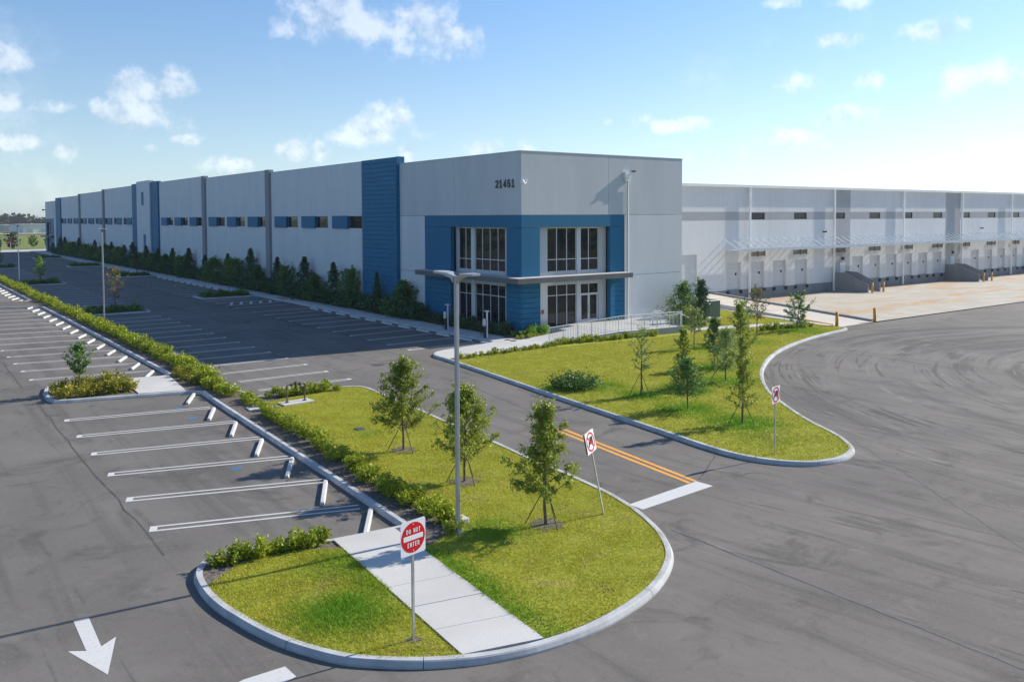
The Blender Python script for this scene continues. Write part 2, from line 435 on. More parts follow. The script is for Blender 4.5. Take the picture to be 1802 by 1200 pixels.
# asphalt: patches, speckle, lane streaks and curved tyre wear
def asphalt():
    m, t, b = mat_new('asphalt'); p = pos(t)
    sp = t.nodes.new('ShaderNodeSeparateXYZ'); t.links.new(p, sp.inputs[0])
    X, Y = sp.outputs[0], sp.outputs[1]
    base = mixc(t, rng_map(t, noise(t, p, .16, 4, .6, .4), .28, .72), (0.130,0.125,0.121), (0.178,0.172,0.165))
    base = mixc(t, rng_map(t, noise(t, p, .42, 5, .68, 1.2), .5, .72, 0, .75), base, (0.080,0.076,0.073))
    base = mixc(t, rng_map(t, noise(t, p, 1.3, 4, .65, .9), .54, .78, 0, .6), base, (0.204,0.197,0.187))
    base = mixc(t, rng_map(t, noise(t, p, 3.4, 4, .7, .4), .55, .8, 0, .5), base, (0.074,0.070,0.068))
    lane = noise(t, scaled(t, p, (1.1,.055,1)), 1.0, 4, .62, .25)
    base = mixc(t, rng_map(t, lane, .5, .7, 0, .5), base, (0.078,0.075,0.071))
    dx = mth(t, 'SUBTRACT', X, 57.); dy = mth(t, 'SUBTRACT', Y, 9.)
    rr = mth(t, 'SQRT', mth(t, 'ADD', mth(t, 'MULTIPLY', dx, dx), mth(t, 'MULTIPLY', dy, dy)))
    th = mth(t, 'ARCTAN2', dy, dx)
    def arcs(kr, kt, det, dist):
        cb = t.nodes.new('ShaderNodeCombineXYZ')
        t.links.new(mth(t, 'MULTIPLY', rr, kr), cb.inputs[0]); t.links.new(mth(t, 'MULTIPLY', th, kt), cb.inputs[1])
        return noise(t, cb.outputs[0], 1.0, det, .64, dist)
    msk = mth(t, 'MULTIPLY', rng_map(t, rr, 33, 26), rng_map(t, rr, 4, 10))
    arc = arcs(.5, 1.1, 5, .2)
    base = mixc(t, mth(t, 'MULTIPLY', rng_map(t, arc, .48, .64, 0, .8), msk), base, (0.062,0.060,0.058))
    base = mixc(t, mth(t, 'MULTIPLY', rng_map(t, arc, .42, .28, 0, .5), msk), base, (0.216,0.209,0.200))
    arc2 = arcs(2.6, 1.5, 4, .2)
    base = mixc(t, mth(t, 'MULTIPLY', rng_map(t, arc2, .59, .65, 0, .7), msk), base, (0.051,0.050,0.048))
    base = mixc(t, mth(t, 'MULTIPLY', rng_map(t, arc2, .36, .27, 0, .4), msk), base, (0.234,0.226,0.215))
    # single tyre tracks: thin level lines of a noise stretched round the turn
    def tracks(vec, k, fac, mask, col):
        nonlocal base
        v_ = mth(t, 'ABSOLUTE', mth(t, 'SUBTRACT', noise(t, vec, 1.0, 2, .45, .1), .5))
        brk = rng_map(t, noise(t, p, .33, 4, .6), .46, .6)
        base = mixc(t, mth(t, 'MULTIPLY', mth(t, 'MULTIPLY', rng_map(t, v_, k, k*.25, 0, fac), brk), mask), base, col)
    def polar(kr, kt, o):
        cb = t.nodes.new('ShaderNodeCombineXYZ')
        t.links.new(mth(t, 'MULTIPLY', rr, kr), cb.inputs[0]); t.links.new(mth(t, 'ADD', mth(t, 'MULTIPLY', th, kt), o), cb.inputs[1]); return cb.outputs[0]
    tracks(polar(.42, .28, 0), .016, .8, msk, (.052,.05,.049)); tracks(polar(.6, .4, 7.3), .014, .75, msk, (.052,.05,.049)); tracks(polar(.5, .33, 3.1), .01, .5, msk, (.27,.262,.255))
    # drag marks running out of the mouth of the drive
    dg = t.nodes.new('ShaderNodeVectorRotate'); dg.rotation_type = 'Z_AXIS'; dg.inputs['Angle'].default_value = R(82)
    t.links.new(p, dg.inputs['Vector'])
    s3 = noise(t, scaled(t, dg.outputs[0], (.08,1.9,1)), 1.0, 5, .7, .5)
    m3_ = mth(t, 'MULTIPLY', rng_map(t, X, 13, 18), rng_map(t, Y, 27, 17))
    base = mixc(t, mth(t, 'MULTIPLY', rng_map(t, s3, .5, .68, 0, .6), m3_), base, (0.071,0.068,0.064))
    base = mixc(t, mth(t, 'MULTIPLY', rng_map(t, s3, .4, .28, 0, .45), m3_), base, (0.195,0.187,0.179))
    tracks(scaled(t, dg.outputs[0], (.035,.55,1)), .014, .6, m3_, (.055,.053,.052)); tracks(scaled(t, dg.outputs[0], (.05,.8,1)), .008, .45, m3_, (.26,.253,.247))
    tracks(scaled(t, p, (.5,.02,1)), .012, .45, rng_map(t, X, 12, 5), (.07,.068,.066))
    fine = noise(t, p, 42, 2, .7)
    base = mixc(t, mth(t, 'MULTIPLY', rng_map(t, fine, .45, .75), .5), base, (0.066,0.062,0.058))
    base = mixc(t, rng_map(t, noise(t, p, 11, 3, .75), .52, .72, 0, .4), base, (0.208,0.201,0.194))
    cr = t.nodes.new('ShaderNodeTexVoronoi'); cr.feature = 'DISTANCE_TO_EDGE'; cr.inputs['Scale'].default_value = .085
    wp = t.nodes.new('ShaderNodeVectorMath'); wp.operation = 'ADD'; t.links.new(p, wp.inputs[0])
    wn = t.nodes.new('ShaderNodeTexNoise'); wn.inputs['Scale'].default_value = .5; wn.inputs['Detail'].default_value = 6; t.links.new(p, wn.inputs['Vector'])
    t.links.new(scaled(t, wn.outputs['Color'], (3.5,3.5,0)), wp.inputs[1]); t.links.new(wp.outputs[0], cr.inputs['Vector'])
    base = mixc(t, mth(t, 'MULTIPLY', rng_map(t, cr.outputs['Distance'], .0032, .0012, 0, .7), rng_map(t, noise(t, p, .2, 3), .5, .62)), base, (0.051,0.050,0.048))
    ol = t.nodes.new('ShaderNodeTexVoronoi'); ol.inputs['Scale'].default_value = .22; t.links.new(p, ol.inputs['Vector'])
    base = mixc(t, rng_map(t, mth(t, 'ADD', ol.outputs['Distance'], mth(t, 'MULTIPLY', noise(t, p, 4, 4), .14)), .17, .08, 0, .5), base, (0.061,0.058,0.056))
    vo = t.nodes.new('ShaderNodeTexVoronoi'); vo.inputs['Scale'].default_value = 2.3; t.links.new(p, vo.inputs['Vector'])
    base = mixc(t, rng_map(t, vo.outputs['Distance'], .05, .02, 0, .5), base, (0.311,0.301,0.287))
    base = mixc(t, 1., base, (1.07,1.02,.945), 'MULTIPLY')
    t.links.new(base, b.inputs['Base Color'])
    b.inputs['Roughness'].default_value = .86; b.inputs['Specular IOR Level'].default_value = .25
    bump(t, b, noise(t, p, 75, 3, .7), .25, .01)
asphalt()
simple('seam', (.075,.073,.071), .9, var=.4, scale=2.2, fine=12)
simple('seam_light', (.15,.146,.142), .9, var=.3, scale=2.2, fine=12)
def turf(name, a, b_, c_, attr=False):
    m, t, b = mat_new(name); p = pos(t)
    c = mixc(t, rng_map(t, noise(t, p, .45, 6, .6, .5), .3, .7), a, b_)
    c = mixc(t, rng_map(t, noise(t, p, 2.2, 5, .65), .45, .75, 0, .6), c, c_)
    c = mixc(t, rng_map(t, noise(t, p, 14, 3, .7), .35, .8, 0, .55), c, tuple(x*.55 for x in a))
    c = mixc(t, rng_map(t, noise(t, p, .9, 5, .7, .8), .52, .70, 0, .7), c, (.37,.30,.10))
    if attr:
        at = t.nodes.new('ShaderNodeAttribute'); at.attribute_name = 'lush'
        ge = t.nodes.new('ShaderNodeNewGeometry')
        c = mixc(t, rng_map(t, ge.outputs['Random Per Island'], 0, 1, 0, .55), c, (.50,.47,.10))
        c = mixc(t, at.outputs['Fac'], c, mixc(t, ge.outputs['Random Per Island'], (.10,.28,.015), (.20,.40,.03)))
    t.links.new(c, b.inputs['Base Color']); b.inputs['Roughness'].default_value = .75
    b.inputs['Specular IOR Level'].default_value = .15
    if attr:
        tr = t.nodes.new('ShaderNodeBsdfTranslucent'); t.links.new(c, tr.inputs[0])
        mx = t.nodes.new('ShaderNodeMixShader'); mx.inputs[0].default_value = .3
        out = t.nodes['Material Output']
        t.links.new(b.outputs[0], mx.inputs[1]); t.links.new(tr.outputs[0], mx.inputs[2]); t.links.new(mx.outputs[0], out.inputs[0])
    else: bump(t, b, noise(t, p, 30, 4, .7), .6, .05)
turf('turf', (.315,.34,.032), (.385,.385,.046), (.22,.27,.027))
turf('blade', (.47,.475,.042), (.57,.54,.065), (.33,.39,.038), True)
turf('field', (.16,.2,.045), (.22,.25,.06), (.10,.14,.03))
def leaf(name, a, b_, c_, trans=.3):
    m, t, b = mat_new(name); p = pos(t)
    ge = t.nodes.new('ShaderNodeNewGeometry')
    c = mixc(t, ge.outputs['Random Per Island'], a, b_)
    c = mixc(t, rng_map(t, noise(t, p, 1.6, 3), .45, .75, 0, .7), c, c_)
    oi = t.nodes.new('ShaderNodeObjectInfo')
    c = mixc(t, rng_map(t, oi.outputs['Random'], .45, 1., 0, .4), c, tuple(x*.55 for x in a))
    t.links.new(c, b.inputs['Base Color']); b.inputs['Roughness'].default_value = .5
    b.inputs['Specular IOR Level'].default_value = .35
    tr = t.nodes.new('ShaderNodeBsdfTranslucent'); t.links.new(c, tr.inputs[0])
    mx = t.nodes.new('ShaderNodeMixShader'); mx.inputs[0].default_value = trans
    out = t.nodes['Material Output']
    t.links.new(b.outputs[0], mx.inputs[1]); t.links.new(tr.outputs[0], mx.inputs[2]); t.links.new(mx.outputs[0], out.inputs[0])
leaf('leaf_oak', (0.206,0.283,0.036), (0.456,0.482,0.062), (0.138,0.206,0.030))
leaf('leaf_pale', (0.242,0.363,0.099), (0.418,0.484,0.154), (0.198,0.286,0.077))
leaf('leaf_green', (0.086,0.199,0.038), (0.190,0.328,0.061), (0.061,0.147,0.031))
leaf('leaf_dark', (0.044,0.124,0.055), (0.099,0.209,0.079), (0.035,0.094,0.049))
leaf('leaf_hedge', (0.24,0.34,0.018), (0.47,0.47,0.028), (0.16,0.26,0.018))
leaf('leaf_gold', (.24,.27,.025), (.46,.38,.04), (.15,.20,.02))
leaf('leaf_red', (.17,.22,.04), (.34,.22,.06), (.24,.16,.05))
leaf('leaf_lime', (0.196,0.378,0.020), (0.336,0.504,0.042), (0.140,0.280,0.017))
leaf('leaf_bush', (0.102,0.227,0.064), (0.227,0.384,0.090), (0.067,0.160,0.050))
leaf('leaf_mound', (.04,.11,.02), (.09,.19,.03), (.03,.085,.018))
leaf('leaf_far', (.035,.062,.03), (.06,.085,.04), (.028,.05,.028), .1)

# ------------------------------------------------------------------ curve and polygon helpers
def smooth_path(pts, n=4, closed=False):
    P = [Vector((*p, 0)) for p in pts]; out = []; L = len(P)
    for i in range(L if closed else L-1):
        p0 = P[(i-1) % L] if closed or i > 0 else P[i]
        p1 = P[i]; p2 = P[(i+1) % L]
        p3 = P[(i+2) % L] if closed or i+2 < L else p2
        if (p2-p1).length > 6 or n == 1:
            out.append((p1.x, p1.y)); continue
        for k in range(n):
            t = k/n
            q = .5*((2*p1)+(p2-p0)*t+(2*p0-5*p1+4*p2-p3)*t*t+(3*p1-p0-3*p2+p3)*t**3)
            out.append((q.x, q.y))
    if not closed: out.append(tuple(pts[-1]))
    return out
def offset_path(pts, d, closed=False):
    """move each point d to the left of the walking direction"""
    out = []; L = len(pts)
    for i in range(L):
        a = pts[(i-1) % L] if closed or i > 0 else pts[i]
        c = pts[(i+1) % L] if closed or i < L-1 else pts[i]
        b = pts[i]
        d1 = Vector((b[0]-a[0], b[1]-a[1])); d2_ = Vector((c[0]-b[0], c[1]-b[1]))
        if d1.length < 1e-6: d1 = d2_
        if d2_.length < 1e-6: d2_ = d1
        d1.normalize(); d2_.normalize()
        n = Vector((-(d1.y+d2_.y), d1.x+d2_.x))
        if n.length < 1e-6: n = Vector((-d1.y, d1.x))
        n.normalize()
        k = 1/max(.55, n.dot(Vector((-d1.y, d1.x))))
        out.append((b[0]+n.x*d*k, b[1]+n.y*d*k))
    return out
def area(pts): return sum(pts[i-1][0]*pts[i][1]-pts[i][0]*pts[i-1][1] for i in range(len(pts)))/2
def kerb(name, pts, closed, width=.2, h=.15):
    """pts = outer foot of the kerb; the raised ground lies to the left"""
    prof = [(0, -.02), (.0, .045), (.035, h-.025), (.06, h), (width, h), (width, .06)]
    # walk the foot line; a narrow joint is left every 3 m
    src = pts+[pts[0]] if closed else pts
    rs_, gaps, acc_, nxt = [], set(), 0., 3.
    for a, b in zip(src[:-1], src[1:]):
        L_ = math.hypot(b[0]-a[0], b[1]-a[1]); rs_.append(a)
        while acc_+L_ > nxt+.05:
            t = (nxt-acc_)/L_; e = .007/L_
            if t-e > 0 and t+e < 1:
                rs_.append((a[0]+(b[0]-a[0])*(t-e), a[1]+(b[1]-a[1])*(t-e))); gaps.add(len(rs_)-1)
                rs_.append((a[0]+(b[0]-a[0])*(t+e), a[1]+(b[1]-a[1])*(t+e)))
            nxt += 3.
        acc_ += L_
    if not closed: rs_.append(src[-1])
    pts = rs_
    rows = [offset_path(pts, o, closed) for o, z in prof]
    mb = MB(); L = len(pts); K = len(prof)
    for i in range(L):
        for k in range(K): mb.v.append((rows[k][i][0], rows[k][i][1], prof[k][1]))
    for i in range(L if closed else L-1):
        if i in gaps: continue
        j = (i+1) % L
        for k in range(K-1): mb.f.append((i*K+k, j*K+k, j*K+k+1, i*K+k+1))
    return struct(mb.build(name, 'kerb', smooth=False))
def sheet(name, pts, z, mat, parent=None):
    tris = tessellate_polygon([[Vector((p[0], p[1], 0)) for p in pts]])
    mb = MB(); mb.v = [(p[0], p[1], z) for p in pts]
    for t in tris:
        a, b, c = (pts[i] for i in t)
        if (b[0]-a[0])*(c[1]-a[1])-(c[0]-a[0])*(b[1]-a[1]) < 0: t = t[::-1]
        mb.f.append(tuple(t))
    return mb.build(name, mat, parent)
def inside(P, poly):
    x, y = P[:, 0], P[:, 1]; r = np.zeros(len(P), bool); n = len(poly)
    for i in range(n):
        x0, y0 = poly[i]; x1, y1 = poly[(i+1) % n]
        c = ((y0 > y) != (y1 > y)) & (x < (x1-x0)*(y-y0)/((y1-y0) if y1 != y0 else 1e-9)+x0)
        r ^= c
    return r
def np_mesh(name, V, nper, attr=None):
    """V: (count*nper,3): separate faces of nper corners"""
    n = len(V)//nper
    me = bpy.data.meshes.new(name)
    me.vertices.add(len(V)); me.vertices.foreach_set('co', V.astype(np.float32).ravel())
    me.loops.add(len(V)); me.loops.foreach_set('vertex_index', np.arange(len(V), dtype=np.int32))
    me.polygons.add(n); me.polygons.foreach_set('loop_start', np.arange(0, len(V), nper, dtype=np.int32))
    try: me.polygons.foreach_set('loop_total', np.full(n, nper, dtype=np.int32))
    except Exception: pass
    me.update(calc_edges=True)
    if attr is not None:
        a = me.attributes.new('lush', 'FLOAT', 'POINT'); a.data.foreach_set('value', attr.astype(np.float32))
    return me

# ------------------------------------------------------------------ ground, asphalt
gm = MB(); gm.quad((-4000,-3000,-.9),(4000,-3000,-.9),(4000,5000,-.9),(-4000,5000,-.9))
struct(gm.build('ground', 'field', base=(0,0,-.9)))
lot = struct(sheet('parking_lot', [(-42,-40),(230,-40),(230,38.75),(60.2,38.4),(58,50),(40,50),(40,268),(-42,268)], 0, 'asphalt'))
LZ = .004
def mark(name, pts, mat='paint_white', z=LZ):
    mb = MB(); i = 0
    mb.v = [(p[0], p[1], z) for p in pts]; mb.f = [tuple(range(len(pts)))] if area(pts) > 0 else [tuple(range(len(pts)))[::-1]]
    return mb.build(name, mat, lot)
def hairpin(a, b, sep=.30, w=.10, cap=.2):
    """double stall line from kerb end a to aisle end b, closed at b"""
    a = Vector(a); b = Vector(b); d = (b-a).normalized(); n = Vector((-d.y, d.x))
    mb = MB()
    def q(p, r, s0, s1):
        mb.quad(*[(v.x, v.y, LZ) for v in (p+n*s0, r+n*s0, r+n*s1, p+n*s1)])
    e = b-d*cap
    q(a, e, -sep/2-w/2, -sep/2+w/2); q(a, e, sep/2-w/2, sep/2+w/2); q(e, b, -sep/2-w/2, sep/2+w/2)
    return mb.build('parking_stripe', 'paint_white', lot)
STOP_ME = None
def wheel_stop(x, y, rz, label, group, L=1.85, mat='stop_white'):
    mb = MB(); pr = [(-.08,0),(-.075,.06),(-.045,.125),(.045,.125),(.075,.06),(.08,0)]
    rows = []
    for s, k in ((-L/2, 0), (-L/2+.07, 1), (L/2-.07, 1), (L/2, 0)):
        rows.append([(s, px*(1 if k else .8), pz*(1 if k else .72)) for px, pz in pr])
    i0 = 0
    for r_ in rows: mb.v += r_
    for a in range(3):
        for k in range(5): mb.f.append((a*6+k, a*6+k+1, a*6+7+k, a*6+6+k))
    mb.f += [tuple(range(6))[::-1], tuple(range(18, 24))]
    me = mb.mesh('wheel_stop'); me.materials.append(M[mat])
    o = link_obj('wheel_stop', me, None, (x, y, .002)); o.rotation_euler = (0, 0, rz)
    return tag(o, label, 'wheel stop', group)

# ---- near angled row beside the foreground lawn
nL = [(6.31,40.91),(6.22,37.59),(6.16,34.43),(6.10,31.30),(5.98,28.14),(5.91,25.04)]
nR = [(12.10,39.66),(12.10,36.20),(12.00,32.94),(11.85,29.62),(11.65,26.25),(11.40,23.2)]
for a, b in zip(nL, nR): hairpin(b, a, .34)
stops = [(12.42,43.24,11.27,40.68),(12.15,39.37,11.10,36.87),(12.0,36.0,10.97,33.61),(11.87,32.6,10.74,30.23),(11.78,29.38,10.64,27.09),(11.55,26.04,10.49,23.93),(11.44,22.65,10.32,20.79)]
for k, (a, b, c, d) in enumerate(stops[::-1]):
    wheel_stop((a+c)/2+.05, (b+d)/2, math.atan2(b-d, a-c), f'white concrete wheel stop at an angle, {ORDN[k]} one counted back from the concrete walkway', 'wheel stops of the near angled row', 2.25)
# ---- second angled row, beyond the shrub island
for k in range(15):
    y = 52.47+3.22*k
    hairpin((12.6, y-1.15), (6.45, y), .34)
for k in range(15):
    wheel_stop(11.98, 50.0+3.2*k, R(65), f'small white wheel stop of the second angled row, {ORDN[k]} one beyond the yellow-green shrub island', 'wheel stops of the second angled row', 1.95)
for k in range(10):
    y = 105.2+3.22*k
    hairpin((12.7, y-1.15), (6.45, y), .34)
    wheel_stop(12.0, 103.2+3.22*k, R(65), 'tiny far white wheel stop of the third angled row at the left edge', 'wheel stops of the third angled row', 2.1)
# ---- aisle rows before the facade
ISL_H = [(83.6,87.6),(127.0,131.0),(173.6,177.4)]     # hedge-side islands
ISL_F = [(93.3,97.4),(136.0,140.0),(171.0,175.0),(213.0,217.0)]
y = 42.13
while y < 235:
    if not any(a-1.2 < y < b+1.0 for a, b in ISL_H): hairpin((15.25, y-.02), (20.3, y))
    y += 2.91
def frow(ys, far=False):
    for y_ in ys: hairpin((33.2, y_+.25), (27.7, y_), .28)
ys1 = [49.0+2.87*k for k in range(11)]
frow(ys1)
for k in range(11):
    wheel_stop(33.2, ys1[k]-1.15, R(90), f'shaded white wheel stop by the facade walk, {ORDN[k]} one counted from the entrance corner', 'wheel stops along the facade walk', 1.8)
frow([82.4, 85.2, 88.2, 91.2])
for k, (x_, y_) in enumerate(((33.1, 85.3), (33.1, 91.6))):
    wheel_stop(x_, y_, R(90), ('blue painted wheel stop beside the orange tactile pad' if k == 0 else 'blue painted wheel stop against the end of the shrub island'), 'blue wheel stops of the disabled stalls', 1.9, 'blue_mark')
for (y0, y1, tx) in ((98.4, 135, 'between the two nearest facade shrub islands'), (141.2, 170, 'between the second and third facade shrub islands'), (176, 212, 'beyond the third facade shrub island')):
    k = 0; yy = y0
    while yy < y1:
        frow([yy])
        wheel_stop(33.2, yy-1.15 if k else yy+.6, R(90), f'far shaded wheel stop by the facade walk, {tx}', f'far wheel stops {tx}', 1.8)
        yy += 2.87; k += 1
# hatch of the disabled access aisle
for k in range(5):
    mark('hatch_line', [(28.2+k*1.0, 85.6), (28.5+k*1.0, 85.6), (29.4+k*1.0, 88.0), (29.1+k*1.0, 88.0)])
# ---- arrows, stop bars, centre line
mark('direction_arrow', [(3.19,20.26),(3.16,18.67),(2.86,18.88),(3.31,17.44),(3.77,18.95),(3.44,18.69),(3.49,20.23)][::-1])
mark('stop_bar', [(17.95,18.50),(17.95,17.93),(21.33,18.17),(21.27,18.82)])
mark('stop_bar', [(4.3,15.42),(5.5,15.05),(6.14,15.23),(6.11,15.71),(5.31,15.72)])
mark('centre_line', [(21.86,26.82),(20.88,18.83),(21.04,18.83),(22.03,26.83)], 'road_yellow')
mark('centre_line', [(22.20,26.84),(21.17,18.83),(21.33,18.82),(22.37,26.85)], 'road_yellow')
for (x_, y_) in ((10.86,38.0),(10.87,40.39),(9.82,29.37)):
    mark('blue_paint_spot', [(x_+.2*math.cos(t*.7854), y_+.12*math.sin(t*.7854)) for t in range(8)], 'blue_mark')
def seam(pts, w=.05, mat='seam'):
    mb = MB()
    for a, b in zip(pts[:-1], pts[1:]):
        a = Vector(a); b = Vector(b); n = Vector((-(b-a).y, (b-a).x)).normalized()*w/2
        mb.quad(*[(v.x, v.y, .002) for v in (a-n, b-n, b+n, a+n)])
    mb.build('paving_seam', mat, lot)
rs = random.Random(4)
def wob(a, b, n=10, j=.05):
    return [(a[0]+(b[0]-a[0])*k/n+rs.uniform(-j,j), a[1]+(b[1]-a[1])*k/n+rs.uniform(-j,j)) for k in range(n+1)]
seam(wob((17.4,16.3),(17.1,-6),60,.025),.035); seam(wob((17.45,16.3),(17.15,-6),60,.02), .03, 'seam_light')
seam(wob((29.9,18.6),(23.4,9.6),30,.04),.035); seam(wob((23.4,9.6),(18.5,2.0),30,.04),.035)
seam(wob((21.5,18.9),(24.3,20.6),6)); seam(wob((24.1,44),(23.2,100),30,.04)); seam(wob((22.6,27),(24.6,38.5),10,.04))
seam(wob((36.0,17.2),(30.0,9.6),16,.08),.03)
seam(wob((5.9,44.8),(5.7,22.8),20,.06),.06); seam(wob((5.9,50),(6.1,95),20,.06),.06); seam(wob((20.9,42),(21.0,80),20,.04),.05)
for (x_, y_, r_) in ((23.51,45.2,.42),(23.85,68.85,.45),(22.98,52.79,.3)):
    mb = MB(); mb.prism([(x_+r_*math.cos(t*.5236), y_+r_*math.sin(t*.5236)) for t in range(12)], -.01, .006)
    mb.build('drain_cover', 'pipe_dark', lot)

# ------------------------------------------------------------------ islands and kerbs
ISL = [(9.62,20.97),(7.91,21.57),(6.97,21.88),(6.37,21.63),(6.03,21.2),(5.83,20.6),(5.75,19.6),(5.8,18.73),(5.92,18.04),(6.10,17.19),(6.39,16.27),(6.90,15.25),(7.38,14.68),(8.14,14.04),(8.98,13.56),(9.71,13.30),(10.50,13.14),(11.63,13.1),(12.82,13.28),(13.83,13.56),(14.74,13.98),(15.53,14.49),(16.1,15.0),(16.6,15.65),(17.05,16.40),(17.6,17.7),(18.0,19.2),(18.18,20.53),(18.3,21.73),(18.43,23.76),(18.6,25.3),(18.76,26.84),(18.98,30.0),(19.27,33.04),(19.55,36.74),(19.68,38.6),(19.45,39.55),(18.6,39.95),(17.18,40.05),(15.51,40.12),(14.55,40.3),(14.4,41.5)]
far_r = [(14.5,45),(14.7,48.5),(14.9,55),(14.95,63),(15.0,75),(15.05,240)]
near_l = [(13.0,240),(12.97,140),(12.95,103.2),(12.4,102.6),(7.2,103.2),(6.6,102.4),(6.35,100),(6.35,98.2),(7.0,97.3),(12.0,95.4),(12.85,94.6),(12.9,82),(12.85,65.3),(12.72,49.2),(12.3,48.65),(7.4,49.6),(6.75,49.2),(6.42,47.6),(6.32,45.9),(6.5,44.95),(7.3,44.68),(12.2,43.4),(12.68,42.9),(12.48,40.05),(12.1,32),(11.78,25.6),(11.5,20.8)]
outline = smooth_path(ISL, 4) + far_r + near_l
outline = [p for i, p in enumerate(outline) if i == 0 or (Vector(p)-Vector(outline[i-1])).length > .02]
kerb('kerb', outline, True)
inner = offset_path(outline, .19, True)
# raised ground of the strip: mulch everywhere, turf and walkway laid on it
struct(sheet('planting_bed', inner, .11, 'mulch'))
LAWN1 = smooth_path([(10.63,13.40),(11.0,13.36),(11.63,13.35),(12.82,13.52),(13.83,13.74),(14.66,14.13),(15.4,14.62),(15.95,15.12),(16.43,15.75),(16.88,16.5),(17.42,17.8),(17.82,19.2),(18.0,20.53),(18.12,21.73),(18.25,23.76),(18.42,25.3),(18.58,26.84),(18.8,30.0),(19.09,33.04),(19.37,36.74),(19.5,38.5),(19.3,39.4),(18.5,39.77),(17.4,39.85)], 3) + [(16.2,39.0),(15.0,38.75),(14.15,38.4),(14.05,36),(13.95,33.5),(13.6,29),(13.35,26),(13.05,23.5),(12.85,21.2),(12.7,19.6),(11.8,19.2),(11.07,19.0)]
lawn = struct(sheet('lawn', LAWN1, .125, 'turf'))
LAWN2 = smooth_path([(6.05,20.0),(5.95,19.5),(5.98,18.75),(6.1,18.1),(6.28,17.25),(6.56,16.36),(7.05,15.37),(7.5,14.82),(8.24,14.2),(8.9,13.75)], 3) + [(9.44,20.2),(8.4,20.75),(7.0,20.85)]
LAWN2 = [p for p in LAWN2]
struct(sheet('lawn', LAWN2, .126, 'turf'))
# walkway slabs across the island
walk = empty('concrete_walkway', (10, 17, .12)); struct(walk)
wa = [Vector((9.50,20.95)), Vector((8.93,13.80))]; wb = [Vector((11.20,20.75)), Vector((10.6,13.36))]
for k in range(6):
    t0, t1 = k/6+.0012, (k+1)/6-.0012
    q = [wa[0].lerp(wa[1], t0), wa[0].lerp(wa[1], t1), wb[0].lerp(wb[1], t1), wb[0].lerp(wb[1], t0)]
    MB().prism([(v.x, v.y) for v in q], .05, .152+.003*(k % 2)).build('paving_slab', 'walk', walk)
walk2 = empty('concrete_walkway', (11.2, 46.2, .12)); struct(walk2)
MB().prism([(10.1,44.3),(12.15,43.7),(12.6,48.45),(10.35,48.9)], .05, .153).build('paving_slab', 'walk', walk2)
# aisle islands with their own kerbs
def small_island(x0, x1, y0, y1, side):
    c = .7
    if side < 0: pts = [(x0,y0),(x1-c,y0),(x1-.2,y0+.15),(x1,y0+c),(x1,y1-c),(x1-.2,y1-.15),(x1-c,y1),(x0,y1)]
    else: pts = [(x1,y1),(x0+c,y1),(x0+.2,y1-.15),(x0,y1-c),(x0,y0+c),(x0+.2,y0+.15),(x0+c,y0),(x1,y0)]
    p = smooth_path(pts, 3); kerb('kerb', p, False)
    struct(sheet('planting_bed', offset_path(p, .18), .115, 'mulch'))
for a, b in ISL_H: small_island(15.06, 20.4, a, b, -1)
for a, b in ISL_F: small_island(27.9, 33.78, a, b, 1)
# ---- facade walk, plaza and the right lawn
RK = [(33.8,262),(33.8,120),(33.8,60),(33.8,50),(33.75,48.25),(33.2,47.75),(31.0,47.3),(29.3,47.0),(28.4,46.65),(27.75,46.0),(27.45,45.2),(27.36,43.9),(27.12,42),(26.86,39.96),(26.31,35.8),(25.75,31.5),(25.3,27.8),(24.85,24.12),(24.5,21.67),(24.41,20.05),(24.67,18.82),(25.27,17.88),(25.99,17.41),(27.05,17.23),(28.03,17.45),(28.75,17.88),(29.5,18.68),(30.12,19.59),(31.01,21.18),(32.35,23.1),(33.65,24.76),(35.06,26.37),(37.71,28.74),(40.38,30.67),(43.54,32.53),(46.63,33.98),(50.82,35.44),(54.99,36.41),(57.6,36.85),(58.75,37.2),(59.15,37.8),(58.9,38.35)]
rk = smooth_path(RK, 4)
kerb('kerb', rk, False, .21)
rin = offset_path(rk, .19)
i0 = min(range(len(rin)), key=lambda i: (rin[i][0]-27.55)**2+(rin[i][1]-43.9)**2)
LAWN3 = rin[i0:] + [(58.9,40.2),(59.6,44),(61.4,52),(62.6,60.9),(53.9,60.9),(53.9,49.3),(47.5,49.3),(47.3,44.0),(36.0,45.2),(35.7,44.5),(30.4,43.8)]
struct(sheet('lawn', LAWN3, .125, 'turf'))
fw_ = empty('facade_walk', (34.8, 150, .1)); struct(fw_)
yy = 49.6
while yy < 262:
    MB().prism([(33.98,yy+.008),(37.0,yy+.008),(37.0,yy+1.832),(33.98,yy+1.832)], .03, .151).build('paving_slab', 'walk', fw_); yy += 1.84
    if yy > 118: 
        MB().prism([(33.98,yy+.008),(37.0,yy+.008),(37.0,262),(33.98,262)], .03, .151).build('paving_slab', 'walk', fw_); break
plaza = empty('entrance_walk', (33, 46.3, .1)); struct(plaza)
PZ = [rin[i] for i in range(i0+1) if rin[i][1] < 49.6 and rin[i][0] < 33.99]
